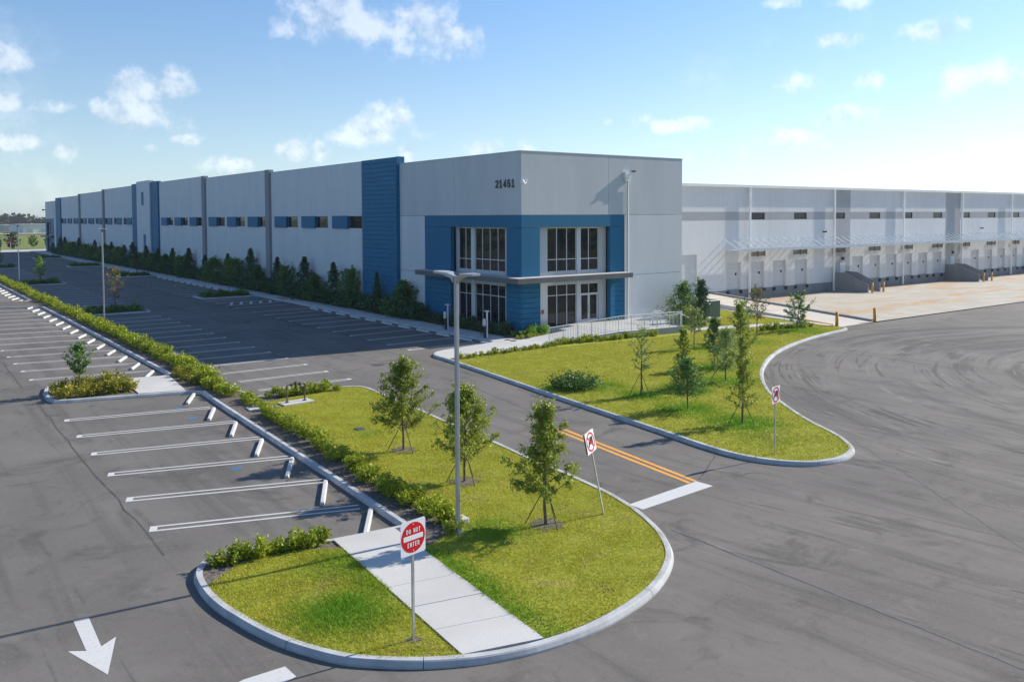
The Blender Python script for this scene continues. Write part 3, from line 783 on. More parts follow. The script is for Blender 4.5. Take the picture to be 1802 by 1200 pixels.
for (xa, xb) in ((27.5,30.2),(30.2,32.1),(32.1,34.0),(34.0,36.0)):
    # outer edge y at x from the kerb, lower edge from the lawn line
    def yo(x): 
        c = [p for p in PZ if abs(p[0]-x) < .6]
        return max((p[1] for p in c), default=46.5)
    def yl(x): return 43.75+(x-27.5)*.085
    if xa < 28: poly = [(27.62,43.75),(30.19,43.99),(30.19,46.98)] + [p for p in PZ if p[0] < 30.1][::1]
    elif xb < 33: poly = [(xa+.01,yl(xa)),(xb-.01,yl(xb)),(xb-.01,yo(xb)-.02),(xa+.01,yo(xa)-.02)]
    elif xa < 33: poly = [(xa+.01,yl(xa)),(33.99,yl(34)),(33.99,49.58),(33.97,48.2),(33.3,47.6),(xa+.01,yo(xa)-.02)]
    else: poly = [(34.01,yl(34)),(36.0,44.45),(36.0,47.6),(37.0,49.2),(37.0,49.58),(34.01,49.58)]
    if area(poly) < 0: poly = poly[::-1]
    ob = sheet('paving_slab', poly, .152, 'walk', plaza)
tac = MB().box(33.95,86.2,.12,34.6,88.6,.158); tac.build('tactile_pad', 'orange_mark', fw_)
# beds along the facade
struct(sheet('planting_bed', [(35.75,49.9),(37.08,49.3),(37.08,243.5),(35.75,243.5)], .165, 'mulch'))
struct(sheet('planting_bed', [(36.1,47.5),(38.7,47.6),(38.7,49.18),(37.1,49.18),(36.6,49.6),(35.7,49.8),(35.3,48.6)], .17, 'mulch'))
# ---- raised entrance platform along the short facade, ramp at its left, steps at its right
plat = empty('entrance_platform', (42, 46.5, .1)); struct(plat)
def ry(x): return 44.75-(x-35.9)*.118
xs = [36.0, 38.0, 40.0, 41.8, 43.6, 45.4, 47.3]; zs_ = [.155, .30, .44, .56, .56, .56, .56]
for k in range(6):
    a, b = xs[k]+.008, xs[k+1]-.008; y1a = 47.6 if a < 38.7 else 49.68; 
    za, zb = zs_[k], zs_[k+1]
    mb = MB(); lo = [(a,ry(a),.05),(b,ry(b),.05),(b,y1a,.05),(a,y1a,.05)]; hi = [(a,ry(a),za),(b,ry(b),zb),(b,y1a,zb),(a,y1a,za)]
    mb.v = lo+hi; mb.f = [(4,5,6,7),(0,1,5,4),(1,2,6,5),(2,3,7,6),(3,0,4,7)]
    mb.build('paving_slab', 'walk', plat)
mb = MB(); mb.v = [(36.0,ry(36)-.18,.05),(47.45,ry(47.45)-.18,.05),(47.45,ry(47.45)-.003,.05),(36,ry(36)-.003,.05),(36,ry(36)-.18,.17),(47.45,ry(47.45)-.18,.6),(47.45,ry(47.45)-.003,.6),(36,ry(36)-.003,.17)]
mb.v.insert(0,(0,0,0)); mb.v.pop(0)
mb.f = [(4,5,6,7),(0,1,5,4),(1,2,6,5),(3,0,4,7)]
mb.build('retaining_edge', 'platform_side', plat)
for k in range(3):
    MB().box(47.46+k*.32, 43.5, .05, 47.46+(k+1)*.32-.003, 45.6, .56-(k+1)*.135).build('step', 'walk', plat)
MB().box(47.31, 45.62, .05, 53.6, 49.19, .557).build('paving_slab', 'walk', plat)
# path behind the right lawn
pth = empty('back_path', (54, 41.5, .1)); struct(pth)
pa, pb = Vector((48.5, 43.4)), Vector((59.4, 40.4))
for k in range(6):
    a = pa.lerp(pb, k/6+.003); b = pa.lerp(pb, (k+1)/6-.003); n = Vector((.15, 1.3))
    MB().prism([(a.x,a.y),(b.x,b.y),(b.x+n.x,b.y+n.y),(a.x+n.x,a.y+n.y)], .05, .155).build('paving_slab', 'walk', pth)
# ---- truck court: concrete apron falling to the dock, drive-in ramp rising to its door
ap = struct(MB().build('truck_apron', None, base=(100,45,0))) if False else None
apron = empty('truck_apron', (110, 50, -.2)); struct(apron)
def az(y): return .003-(y-38.75)/(61.0-38.75)*.52
bx = [64.3, 72, 80, 88, 96, 104, 112, 120, 128, 136, 145, 160, 190, 230]
by = [38.75, 44.3, 49.9, 55.4, 61.0]
for i in range(len(bx)-1):
    for j in range(4):
        x0, x1 = bx[i]+.012, bx[i+1]-.012; y0, y1 = by[j]+(.012 if j else 0), by[j+1]-.012
        xl0 = xl1 = x0
        if i == 0: xl0 = 64.95+(y0-38.75)*.235; xl1 = 64.95+(y1-38.75)*.235
        if i == 0 and xl0 > x1-.1: continue
        xl1 = min(xl1, x1-.01)
        MB().quad((xl0,y0,az(y0)),(x1,y0,az(y0)),(x1,y1,az(y1)),(xl1,y1,az(y1))).build('concrete_slab', 'apron', apron)
MB().quad((64.3,38.75,az(38.75)-.03),(230,38.75,az(38.75)-.03),(230,61,az(61)-.03),(68,61,az(61)-.03)).build('slab_joint', 'joint_dark', apron)
rmp = empty('drive_in_ramp', (64, 50, 0)); struct(rmp)
def rz_(y): return .006+(y-38.5)/(61.0-38.5)*.59
def rl(y): return 59.95+(y-38.5)*.20
def rr_(y): return 64.75+(y-38.5)*.235
ysr = [38.5, 43, 47.5, 52, 56.5, 61.0]
for a, b in zip(ysr[:-1], ysr[1:]):
    MB().quad((rl(a),a+.01,rz_(a)),(rr_(a),a+.01,rz_(a)),(rr_(b),b-.01,rz_(b)),(rl(b),b-.01,rz_(b))).build('concrete_slab', 'ramp_conc', rmp)
def wall_strip(name, fx, w, y0, y1, top, bot, mat):
    mb = MB(); n = 6
    for k in range(n+1):
        y_ = y0+(y1-y0)*k/n
        mb.v += [(fx(y_),y_,bot(y_)),(fx(y_)+w,y_,bot(y_)),(fx(y_)+w,y_,top(y_)),(fx(y_),y_,top(y_))]
    for k in range(n):
        i = 4*k
        mb.f += [(i+3,i+2,i+6,i+7),(i,i+3,i+7,i+4),(i+1,i+5,i+6,i+2)]
    mb.f += [(0,1,2,3),(4*n+3,4*n+2,4*n+1,4*n)]
    return mb.build(name, mat, rmp)
wall_strip('ramp_kerb', lambda y: rr_(y)-.0, .32, 38.9, 61, lambda y: rz_(y)+.16, lambda y: az(y)-.1, 'dock_grey')
wall_strip('ramp_wall', lambda y: rl(y)-.25, .25, 42.3, 61, lambda y: rz_(y)+.12, lambda y: 0.0, 'dock_band')
wall_strip('ramp_kerb', lambda y: rl(y)-.25, .25, 39.3, 42.28, lambda y: rz_(y)+.12, lambda y: 0.0, 'yellow_paint')
struct(sheet('concrete_strip', [(58.95,39.0),(59.65,39.0),(62.6,52.5),(61.8,52.5),(59.4,42)], .135, 'walk'))

# ------------------------------------------------------------------ grass blades
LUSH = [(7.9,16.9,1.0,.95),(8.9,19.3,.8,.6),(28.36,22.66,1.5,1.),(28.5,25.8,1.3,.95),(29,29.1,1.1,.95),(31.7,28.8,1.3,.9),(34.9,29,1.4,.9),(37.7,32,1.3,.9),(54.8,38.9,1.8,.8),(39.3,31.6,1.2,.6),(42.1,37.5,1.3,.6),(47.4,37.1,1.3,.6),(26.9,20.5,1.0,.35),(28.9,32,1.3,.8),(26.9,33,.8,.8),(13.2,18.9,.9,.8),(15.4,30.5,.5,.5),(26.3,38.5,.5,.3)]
def grass(name, poly, dens, hmin, hmax, wid, seed, lushline=None, maxy=None):
    poly = offset_path(poly, -.06 if area(poly) > 0 else .06, True)
    rg = np.random.default_rng(seed)
    xs_ = [p[0] for p in poly]; ys_ = [p[1] for p in poly]
    A = (max(xs_)-min(xs_))*(max(ys_)-min(ys_)); n = int(A*dens)
    P = np.column_stack([rg.uniform(min(xs_), max(xs_), n), rg.uniform(min(ys_), max(ys_), n)])
    P = P[inside(P, poly)]
    for q in (maxy or []): P = P[~inside(P, q)]
    if len(P) > 260000: P = P[:260000]
    n = len(P)
    lush = np.zeros(n)
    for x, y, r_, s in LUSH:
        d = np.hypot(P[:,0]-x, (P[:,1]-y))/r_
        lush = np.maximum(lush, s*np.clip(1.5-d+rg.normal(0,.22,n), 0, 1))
    if lushline:
        for (ax, ay, bx_, by_, w_, s) in lushline:
            dx, dy = bx_-ax, by_-ay; L2 = dx*dx+dy*dy
            t = np.clip(((P[:,0]-ax)*dx+(P[:,1]-ay)*dy)/L2, 0, 1)
            d = np.hypot(P[:,0]-ax-t*dx, P[:,1]-ay-t*dy)/w_
            lush = np.maximum(lush, s*np.clip(1.4-d+rg.normal(0,.25,n), 0, 1))
    th = rg.uniform(0, 2*np.pi, n); lean = rg.uniform(.15, 1.0, n); la = rg.uniform(0, 2*np.pi, n)
    clump = .85+.28*np.sin(P[:,0]*2.3+1.3*np.sin(P[:,1]*1.7))*np.sin(P[:,1]*2.9+1.1*np.sin(P[:,0]*2.1))
    h = rg.uniform(hmin, hmax, n)*clump*(1+.9*lush); w = wid*rg.uniform(.7, 1.3, n)
    V = np.zeros((n, 3, 3))
    V[:,0] = np.column_stack([P[:,0]-w*np.cos(th), P[:,1]-w*np.sin(th), np.full(n, .12)])
    V[:,1] = np.column_stack([P[:,0]+w*np.cos(th), P[:,1]+w*np.sin(th), np.full(n, .12)])
    V[:,2] = np.column_stack([P[:,0]+h*lean*np.cos(la), P[:,1]+h*lean*np.sin(la), .12+h])
    me = np_mesh(name, V.reshape(-1, 3), 3, np.repeat(lush, 3))
    me.materials.append(M['blade'])
    o = link_obj(name, me)
    o['kind'] = 'stuff'
    return o
tag(grass('grass', LAWN1, 1100, .03, .07, .011, 1, [(11.1,18.2,10.75,13.4,.5,.85)]), 'clipped yellow-green grass of the foreground lawn', 'grass')
tag(grass('grass', LAWN2, 1700, .03, .07, .011, 2, [(9.15,19.8,8.95,17,.3,.6)]), 'clipped grass left of the concrete walkway', 'grass')
PLATP = [(35.8,43.2),(48.4,42.3),(48.4,49.3),(35.8,49.3)]; PATHP = [(48.4,43.3),(59.5,40.3),(59.8,41.9),(48.6,44.8)]
tag(grass('grass', LAWN3, 420, .04, .09, .017, 3, None, [PLATP, PATHP]), 'yellow-green grass of the lawn before the entrance', 'grass')

# ------------------------------------------------------------------ the warehouse
XC, YC, YD = 37.1, 49.2, 61.0
B = empty('warehouse_building', (XC, YC, 0), 'long white and grey warehouse with blue entrance corner and row of dock doors', 'building')
def part(name, mb, mat, parent=None, **k): return mb.build(name, mat, parent or B, **k)
# --- main bodies behind the panels (dark backing shows only in the joints)
T = .32
mb = MB()
mb.box(XC+1.3, YC+1.3, 0, 53.35, YD+2, 12.6)              # corner block core
mb.box(XC+T, YD-.0+.5, 0, 228, 249.0, 11.6)                 # main hall core
mb.box(XC+1.3, 249.1, 0, 53.4, 260.9, 12.6)
part('core', mb, 'joint_dark')
# --- corner block, long side (plane X)
G = .012
def pan(name, plane, front, u0, u1, z0, z1, mat, holes=(), t=T):
    return part(name, MB().slab(plane, front, front+t, u0+G, u1-G, z0+G, z1-G if z1 < 12.5 else z1, holes), mat)
pan('wall_panel','X',XC,YC,58.0,8.74,13.27,'wall_grey'); pan('wall_panel','X',XC,58.0,66.88,8.74,13.27,'wall_grey')
pan('wall_panel','X',XC,62.6,66.88,4.02,8.74,'wall_white'); pan('wall_panel','X',XC,62.6,66.88,0,4.02,'wall_white')
# blue surround of the recess
pan('blue_panel','X',XC-.02,YC-.02,62.6,7.84,8.74,'blue_paint')
pan('blue_panel','X',XC-.02,YC-.02,51.0,4.3,7.84,'blue_paint'); pan('blue_panel','X',XC-.02,58.55,62.6,4.3,7.84,'blue_paint')
pan('blue_panel','X',XC-.02,YC-.02,51.0,3.93,4.3,'blue_paint'); pan('blue_panel','X',XC-.02,58.55,62.6,3.93,4.3,'blue_paint')
# short side (plane Y)
pan('wall_panel','Y',YC,XC,45.5,8.74,13.27,'wall_grey'); pan('wall_panel','Y',YC,45.5,53.72,8.74,13.27,'wall_grey')
pan('wall_panel','Y',YC,47.18,53.72,4.02,8.74,'wall_white'); pan('wall_panel','Y',YC,47.18,53.72,0,4.02,'wall_white')
pan('blue_panel','Y',YC-.02,XC-.02,45.65,7.84,8.74,'blue_paint'); pan('blue_panel','Y',YC-.02,45.65,47.18,7.84,8.74,'blue_paint')
pan('blue_panel','Y',YC-.02,XC-.02,38.77,4.3,7.84,'blue_paint'); pan('blue_panel','Y',YC-.02,45.65,47.18,4.3,7.84,'blue_paint')
pan('blue_panel','Y',YC-.02,XC-.02,38.77,3.93,4.3,'blue_paint'); pan('blue_panel','Y',YC-.02,45.65,47.18,3.93,4.3,'blue_paint')
part('wall_panel', MB().slab('X', 53.72, 53.4, YC+T+G, YD, 0, 13.27), 'wall_white')
part('coping', MB().box(XC-.03,YC-.03,13.272,53.76,YC+T,13.33).box(XC-.03,YC+T,13.272,XC+T,66.85,13.33).box(53.4,YC+T,13.272,53.76,66.9,13.33).box(XC+T,66.6,13.272,53.4,66.9,13.33), 'wall_grey')
part('wall_panel', MB().box(XC+T+.01,66.5,8,53.39,66.8,13.26), 'wall_grey')
# horizontal siding boards below the canopy and on the blue pylons
_bd = {}
def board(axis, L, h, t, mat):
    k = (axis, round(L,2), round(h,3), t, mat)
    if k not in _bd:
        m = MB(); c = .014
        # cross-section with bevelled long edges
        pr = [(0,0),(0,h),(-t+c,h),(-t,h-c),(-t,c),(-t+c,0)]
        for s in (0, L):
            for a, z in pr: m.v.append((a,s,z) if axis == 'X' else (s,a,z))
        n = len(pr)
        for i in range(n): m.f.append((i,(i+1)%n,n+(i+1)%n,n+i))
        m.f += [tuple(range(n)), tuple(range(2*n-1,n-1,-1))]
        me = m.mesh('siding_board'); me.materials.append(M[mat]); _bd[k] = me
    return _bd[k]
def siding(axis, c, u0, u1, z0, z1, pitch, t=.06, mat='blue_side', back='blue_paint', ext=0.):
    n = round((z1-z0)/pitch); p = (z1-z0)/n
    part('siding_backing', MB().box(c,u0,z0,c+T,u1,z1) if axis == 'X' else MB().box(u0,c,z0,u1,c+T,z1), back)
    me = board(axis, u1-u0-.01+ext, p-.022, t, mat)
    for k in range(n):
        x, y_, z = (c-.001,u0+.005-ext,z0+k*p+.011) if axis == 'X' else (u0+.005-ext,c-.001,z0+k*p+.011)
        link_obj('siding_board', me, B, (x-XC, y_-YC, z))
siding('X',XC,YC+.0,51.0,.2,3.92,.39,ext=.064); siding('X',XC,58.55,62.6,.2,3.92,.39)
siding('Y',YC,XC+.004,38.77,.2,3.92,.39); siding('Y',YC,45.65,47.18,.2,3.92,.39)
siding('X',XC-.25,66.9,73.5,.15,13.9,.40)
part('pylon_side', MB().box(XC-.27,66.86,.15,XC+.5,66.898,13.93), 'blue_paint')
# recesses with storefront glazing
def recess(axis, c, u0, u1, z0, z1, cols, rows, pier, mat_wall='wall_white'):
    """back wall of the recess with a window: cols = mullion lines, rows = rail lines"""
def storefront(axis, c, cols, rows, name='storefront_window', w=.055, d=.12, skip=()):
    P = (lambda a,b,z: (c+a,b,z)) if axis == 'X' else (lambda a,b,z: (b,c+a,z))
    fm = MB()
    def bar(u0,u1,z0,z1):
        if axis == 'X': fm.box(c-d/2,u0,z0,c+d/2,u1,z1)
        else: fm.box(u0,c-d/2,z0,u1,c+d/2,z1)
    for k, u in enumerate(cols): bar(u-w/2,u+w/2,rows[0]-w/2,rows[-1]+w/2)
    for z in rows:
        for a, b in zip(cols[:-1], cols[1:]):
            if (a, b) in skip: continue
            bar(a+w/2+.001,b-w/2-.001,z-w/2,z+w/2)
    fr = part(name, fm, 'frame_alu')
    for a, b in zip(cols[:-1], cols[1:]):
        if (a, b) in skip: continue
        for z0, z1 in zip(rows[:-1], rows[1:]):
            m = MB()
            if axis == 'X': m.box(c-.012,a+w/2,z0+w/2,c+.012,b-w/2,z1-w/2)
            else: m.box(a+w/2,c-.012,z0+w/2,b-w/2,c+.012,z1-w/2)
            m.build('pane', 'glass', fr)
    return fr
RX = XC+.5; RY = YC+.5
part('recess_wall', MB().slab('X',RX,RX+.2,50.98,58.6,.15,7.86,[(51.87,56.4,.3,3.52),(56.4-.03,58.2,.3,3.52),(51.87,58.2,4.5,7.8)]), 'wall_grey')
part('recess_wall', MB().slab('Y',RY,RY+.2,38.75,45.68,.15,7.86,[(39.84,44.93,.3,3.55),(39.84,44.93,4.5,7.78)]), 'wall_grey')
storefront('X',RX+.1,[51.9,52.83,53.87,54.9,55.84],[4.52,5.38,7.77]); storefront('X',RX+.1,[56.40,57.21,58.18],[4.52,5.34,7.77])
storefront('X',RX+.1,[51.9,52.83,53.87,54.9,55.84],[.35,2.66,3.5]); storefront('X',RX+.1,[56.40,57.21,58.18],[.35,2.62,3.46])
part('window_pier', MB().box(RX-.04,55.87,.15,RX+.16,56.37,7.84), 'wall_white')
storefront('Y',RY+.1,[39.87,40.78,41.75,42.66],[4.54,5.44,7.77]); storefront('Y',RY+.1,[43.12,43.93,44.9],[4.54,5.42,7.75])
storefront('Y',RY+.1,[39.87,40.78,41.75,42.66],[.42,2.76,3.55]); storefront('Y',RY+.1,[43.10,43.95,44.9],[2.75,3.52])
part('window_pier', MB().box(42.69,RY-.04,.15,43.07,RY+.16,7.84), 'wall_white')
for (a, b, hs) in ((43.12,43.96,1),(43.98,44.88,-1)):
    m = MB(); z0, z1 = .58, 2.71; w = .09; y_ = RY+.1
    m.box(a,y_-.03,z0,a+w,y_+.03,z1).box(b-w,y_-.03,z0,b,y_+.03,z1).box(a+w,y_-.03,z0,b-w,y_+.03,z0+.2).box(a+w,y_-.03,z1-w,b-w,y_+.03,z1)
    dr = part('entrance_door', m, 'frame_alu')
    MB().box(a+w,y_-.008,z0+.2,b-w,y_+.008,z1-w).build('pane', 'glass', dr)
    hx = b-.05 if hs > 0 else a+.05
    MB().tube((hx,y_-.09,1.35),(hx,y_-.09,1.85),.016).tube((hx,y_-.09,1.4),(hx,y_-.03,1.4),.012).tube((hx,y_-.09,1.8),(hx,y_-.03,1.8),.012).build('door_handle', 'galv', dr)
# canopy wrapping the corner
cp = part('entrance_canopy', MB().prism([(XC-1.2,YC-1.2),(46.95,YC-1.2),(46.95,YC-.03),(XC-.03,YC-.03),(XC-.03,62.25),(XC-1.2,62.25)],3.92,4.285), 'canopy_grey')
MB().prism([(XC-1.17,YC-1.17),(46.92,YC-1.17),(46.92,YC-.03),(XC-.03,YC-.03),(XC-.03,62.22),(XC-1.17,62.22)],4.287,4.305).build('canopy_roof', 'canopy_top', cp)
# house number
def arcp(cx, cy, rx, ry_, a0, a1, n=9):
    return [(cx+rx*math.cos(R(a0+(a1-a0)*k/n)), cy+ry_*math.sin(R(a0+(a1-a0)*k/n))) for k in range(n+1)]
GLY = {'2': [arcp(.5,.66,.42,.27,165,-20)+[(.08,.08),(.98,.08)]], '1': [[(.08,.74),(.5,.95),(.5,.1)], [(.05,.06),(.95,.06)]],
  '4': [[(.7,.0),(.7,.93),(.08,.33),(1.,.27)]], '5': [[(.88,.93),(.2,.93),(.16,.5)]+arcp(.46,.33,.44,.27,105,-150)],
  'D': [[(.12,.07),(.12,.93)]+arcp(.42,.5,.46,.43,90,-90)+[(.12,.07)]], 'O': [arcp(.5,.5,.4,.43,90,450,22)], 'N': [[(.12,0),(.12,1)],[(.14,.96),(.86,.04)],[(.88,0),(.88,1)]],
  'T': [[(.5,0),(.5,.86)],[(.02,.93),(.98,.93)]], 'E': [[(.14,0),(.14,1)],[(.2,.93),(.92,.93)],[(.2,.5),(.84,.5)],[(.2,.07),(.92,.07)]],
  'R': [[(.14,0),(.14,.93)]+arcp(.56,.71,.33,.22,90,-90)+[(.2,.49)],[(.5,.47),(.9,0)]]}
def glyphs(body, w, h, t, dep):
    """bold sans lettering from stroked centre lines, centred, in the local XY plane facing +Z"""
    mb = MB(); adv = w/(len(body)+(len(body)-1)*.22-(.45 if ' ' in body else 0)); x = -w/2; lay = 0
    for ch in body:
        if ch == ' ': x += adv*.62; continue
        for st in GLY[ch]:
            P = [(x+t/2*.6+u*(adv-t*.6), -h/2+v*h) for u, v in st]; lay += 1
            Lf, Rt = offset_path(P, t/2), offset_path(P, -t/2); z = dep+.0004*(lay % 4); i = len(mb.v)
            mb.v += [(a,b,z) for a,b in Lf]+[(a,b,z) for a,b in Rt]+[(a,b,0) for a,b in Lf]+[(a,b,0) for a,b in Rt]; n = len(P)
            for k in range(n-1): mb.f += [(i+n+k,i+n+k+1,i+k+1,i+k),(i+k,i+k+1,i+2*n+k+1,i+2*n+k),(i+n+k,i+3*n+k,i+3*n+k+1,i+n+k+1)]
            mb.f += [(i,i+2*n,i+3*n,i+n),(i+n-1,i+2*n-1,i+4*n-1,i+3*n-1)]
        x += adv*1.22
    return mb.mesh('lettering')
nm = glyphs('21451', 2.42, .54, .115, .03)
nm.materials.append(M['number_dark'])
no = link_obj('house_number', nm, B, (-.035, 51.14-YC, 11.02))
no.rotation_euler = Matrix(((0,0,-1),(-1,0,0),(0,1,0))).to_euler()
# scupper box and downspout, security camera, alarm box, wall stub
sc = part('scupper_box', MB().box(47.06,YC-.28,11.62,47.62,YC-.005,12.05).box(47.16,YC-.25,11.35,47.52,YC-.02,11.618), 'white_metal')
part('downspout', MB().path([(47.38,YC-.16,11.36),(47.38,YC-.16,11.0),(47.42,YC-.11,10.75),(47.42,YC-.11,.6)],.075,8), 'wall_white')
part('floodlight', MB().tube((47.9,YC,12.12),(47.9,YC-.22,12.13),.03).box(47.78,YC-.4,12.06,48.02,YC-.22,12.18), 'dark_metal')
part('security_camera', MB().tube((37.5,YC,11.22),(37.5,YC-.12,11.15),.05).path([(37.5,YC-.1,11.15),(37.35,YC-.2,10.98),(37.1,YC-.25,11.0)],.03).ball((37.02,YC-.27,11.08),.16,10,6).box(36.86,YC-.35,11.0,37.1,YC-.2,11.1), 'white_metal')
part('alarm_box', MB().box(38.86,YC-.11,1.55,39.06,YC-.022,1.85), 'fire_red')
part('utility_stub', MB().box(53.75,50.6,0,54.3,51.2,2.78).box(53.73,50.5,2.783,54.5,51.3,3.0), 'wall_white')
# --- long side bays: three window units each, parapets stepping up to the middle
def window_unit(u0, wlen, blen, mirror):
    z0, z1 = 7.58, 8.77
    a, b = (u0, u0+wlen) if not mirror else (u0+blen, u0+blen+wlen)
    c, d = (u0+wlen, u0+wlen+blen) if not mirror else (u0, u0+blen)
    x = XC+.16; w = .05
    fr = MB(); fr.box(x-.04,a,z0,x+.04,a+w,z1).box(x-.04,b-w,z0,x+.04,b,z1).box(x-.04,a+w,z0,x+.04,b-w,z0+w).box(x-.04,a+w,z1-w,x+.04,b-w,z1)
    f_ = part('clerestory_window', fr, 'joint_dark')
    MB().box(x-.01,a+w,z0+w,x+.01,b-w,z1-w).build('pane', 'glass', f_)
    part('blue_window_panel', MB().box(XC-.16,c+.004,z0-.03,XC+.2,d-.004,z1+.03), 'blue_paint')
def bay(u0, u1, top, mirror):
    n = 3; L = (u1-u0)/n; wl, bl = L*.375, L*.455
    for k in range(n):
        a = u0+k*L; hole0 = a if not mirror else a+L-(wl+bl)
        pan('wall_panel','X',XC,a,a+L,.0,top,'wall_white',[(hole0+.001 if hole0 > a else a-.1, hole0+wl+bl if not mirror else a+L+.1, 7.58, 8.77)])
        window_unit(hole0+.013, wl-.02, bl, mirror)
    part('coping', MB().box(XC-.03,u0,top+.002,XC+T,u1,top+.06), 'wall_grey')
bay(74.1,97.3,13.84,False); bay(98.5,121.6,14.14,False); bay(122.8,146.0,14.42,False)
bay(163.3,187.0,14.42,True); bay(188.2,212.0,14.14,True); bay(213.3,236.6,13.84,True)
def pier(u0, u1, top, p=.28): part('facade_pier', MB().box(XC-p,u0,0,XC+T,u1,top), 'pier_grey')
pier(97.3,98.5,14.2); pier(121.6,122.8,14.48); pier(187.0,188.2,14.48); pier(212.0,213.3,14.2); pier(73.52,74.1,13.9,.05)
part('blue_pylon', MB().box(XC-.25,146.0,.0,XC+T,150.3,14.68), 'blue_paint'); part('blue_pylon', MB().box(XC-.25,159.0,.0,XC+T,163.3,14.68), 'blue_paint')
part('blue_pylon', MB().box(XC-.25,236.6,.0,XC+T,243.4,13.9), 'blue_paint')
part('tower_panel', MB().box(XC-.45,150.32,0,XC+T,158.98,14.95), 'wall_white')
part('tower_slot', MB().box(XC-.5,154.2,10.9,XC-.3,155.6,13.1), 'blue_paint'); part('tower_slot', MB().box(XC-.5,153.2,2.6,XC-.3,154.6,6.0), 'blue_paint')
# far corner block, mirrored
pan('wall_panel','X',XC,243.4,261.3,8.74,13.27,'wall_grey'); pan('wall_panel','X',XC,243.4,247.9,0,8.74,'wall_white')
part('blue_panel', MB().slab('X',XC-.02,XC+.3,247.9,261.3,0,8.74,[(252.2,259,.3,7.84)]), 'blue_paint')
part('recess_wall', MB().slab('X',RX,RX+.2,252.2,259,.15,7.86,[(252.6,258.6,.3,3.5),(252.6,258.6,4.5,7.8)]), 'wall_grey')
storefront('X',RX+.1,[252.6,253.8,255.0,255.6,256.6,257.6,258.6],[4.52,5.38,7.77]); storefront('X',RX+.1,[252.6,253.8,255.0,255.6,256.6,257.6,258.6],[.35,2.66,3.5])
part('entrance_canopy', MB().box(XC-1.2,248.5,3.92,XC-.03,262.5,4.3), 'canopy_grey')
part('wall_panel', MB().box(XC+.3,260.9,0,53.7,261.28,13.27), 'wall_grey')
part('security_camera', MB().tube((XC,260.5,11.2),(XC-.5,260.8,11.1),.1).ball((XC-.6,260.8,11.1),.25,8,5), 'dark_metal')
# --- dock side (plane Y = YD)
DX = [53.72, 61.3, 72.95, 80.92, 88.8, 96.65, 104.3, 112.0, 119.7, 127.3, 135.0, 142.6, 150.3, 158.0, 165.7, 173.4, 181.1, 188.8, 196.5, 204.2, 211.9, 219.6, 228]
doors = [73.62, 77.62, 81.55, 85.55, 97.15, 101.0, 104.95, 108.75, 112.65, 116.45, 127.05, 131.15, 135.2, 139.3, 143.3, 150.4, 154.3, 158.2, 162.1, 170, 174, 178]
DW, DZ0, DZ1 = 2.35, .6, 3.55
wins = [77.58+7.76*k for k in range(15)]
PANEL2 = [(93.05, 96.65), (119.75, 123.8), (146.8, 150.3)]
holes = [(d, d+DW, DZ0, DZ1) for d in doors]+[(w, w+2.45, 8.2, 8.95) for w in wins]+[(65.2,68.9,.6,4.6)]
ends = sorted(DX+[93.05, 123.8, 146.8])
def clip(a, b): return [h for h in holes if h[0] < b-.02 and h[1] > a+.02]
Y0 = YD
for a, b in zip(ends[:-1], ends[1:]):
    mid = (a+b)/2; dark = any(p-.01 <= mid <= q+.01 for p, q in PANEL2)
    def dp(z0, z1, mat):
        hs = [(max(h[0],a-1), min(h[1],b+1), h[2], h[3]) for h in clip(a,b) if h[2] < z1 and h[3] > z0]
        part('dock_wall_panel', MB().slab('Y',Y0,Y0+T,a+G,b-G,z0,z1,hs), mat)
    if dark:
        dp(.6, 11.7, 'dock_band')
    else:
        dp(.6, 8.13, 'dock_white'); dp(8.131, 9.04, 'dock_band'); dp(9.041, 11.7, 'dock_white')
    part('dock_base', MB().slab('Y',Y0-.03,Y0+T,a+.002,b-.002,-.8,.599), 'dock_grey')
part('dock_backing', MB().slab('Y',YD+.42,YD+.46,53.8,228,-.5,11.6), 'joint_dark')
part('eave', MB().box(53.75,YD-.34,11.68,228,YD+.6,11.96), 'white_metal')
for x in (77.12,92.95,108.45,123.85,139.0,154.3,169.6):
    part('downspout', MB().box(x-.1,YD-.36,-.45,x+.1,YD-.16,11.68), 'white_metal')
_dm = None
for k, d in enumerate(doors):
    yb = YD+.24
    m = MB(); n = 5; hh = (DZ1-DZ0)/n
    for j in range(n): m.box(d+.002,yb,DZ0+j*hh+.004,d+DW-.002,yb+.06,DZ0+(j+1)*hh-.004)
    dd = part('dock_door', m, 'dock_door')
    MB().box(d+1.62,yb-.03,DZ0+1.55,d+1.86,yb-.002,DZ0+1.82).build('door_window', 'black_rubber', dd)
    for s in (.1, DW-.1): part('dock_bumper', MB().cbox(d+s-.19,YD-.18,.2,d+s+.19,YD-.035,.54,.02), 'black_rubber')
m = MB()
for j in range(6): m.box(65.21,YD+.16,.6+j*.666+.004,68.89,YD+.22,.6+(j+1)*.666-.004)
part('drive_in_door', m, 'dock_door')
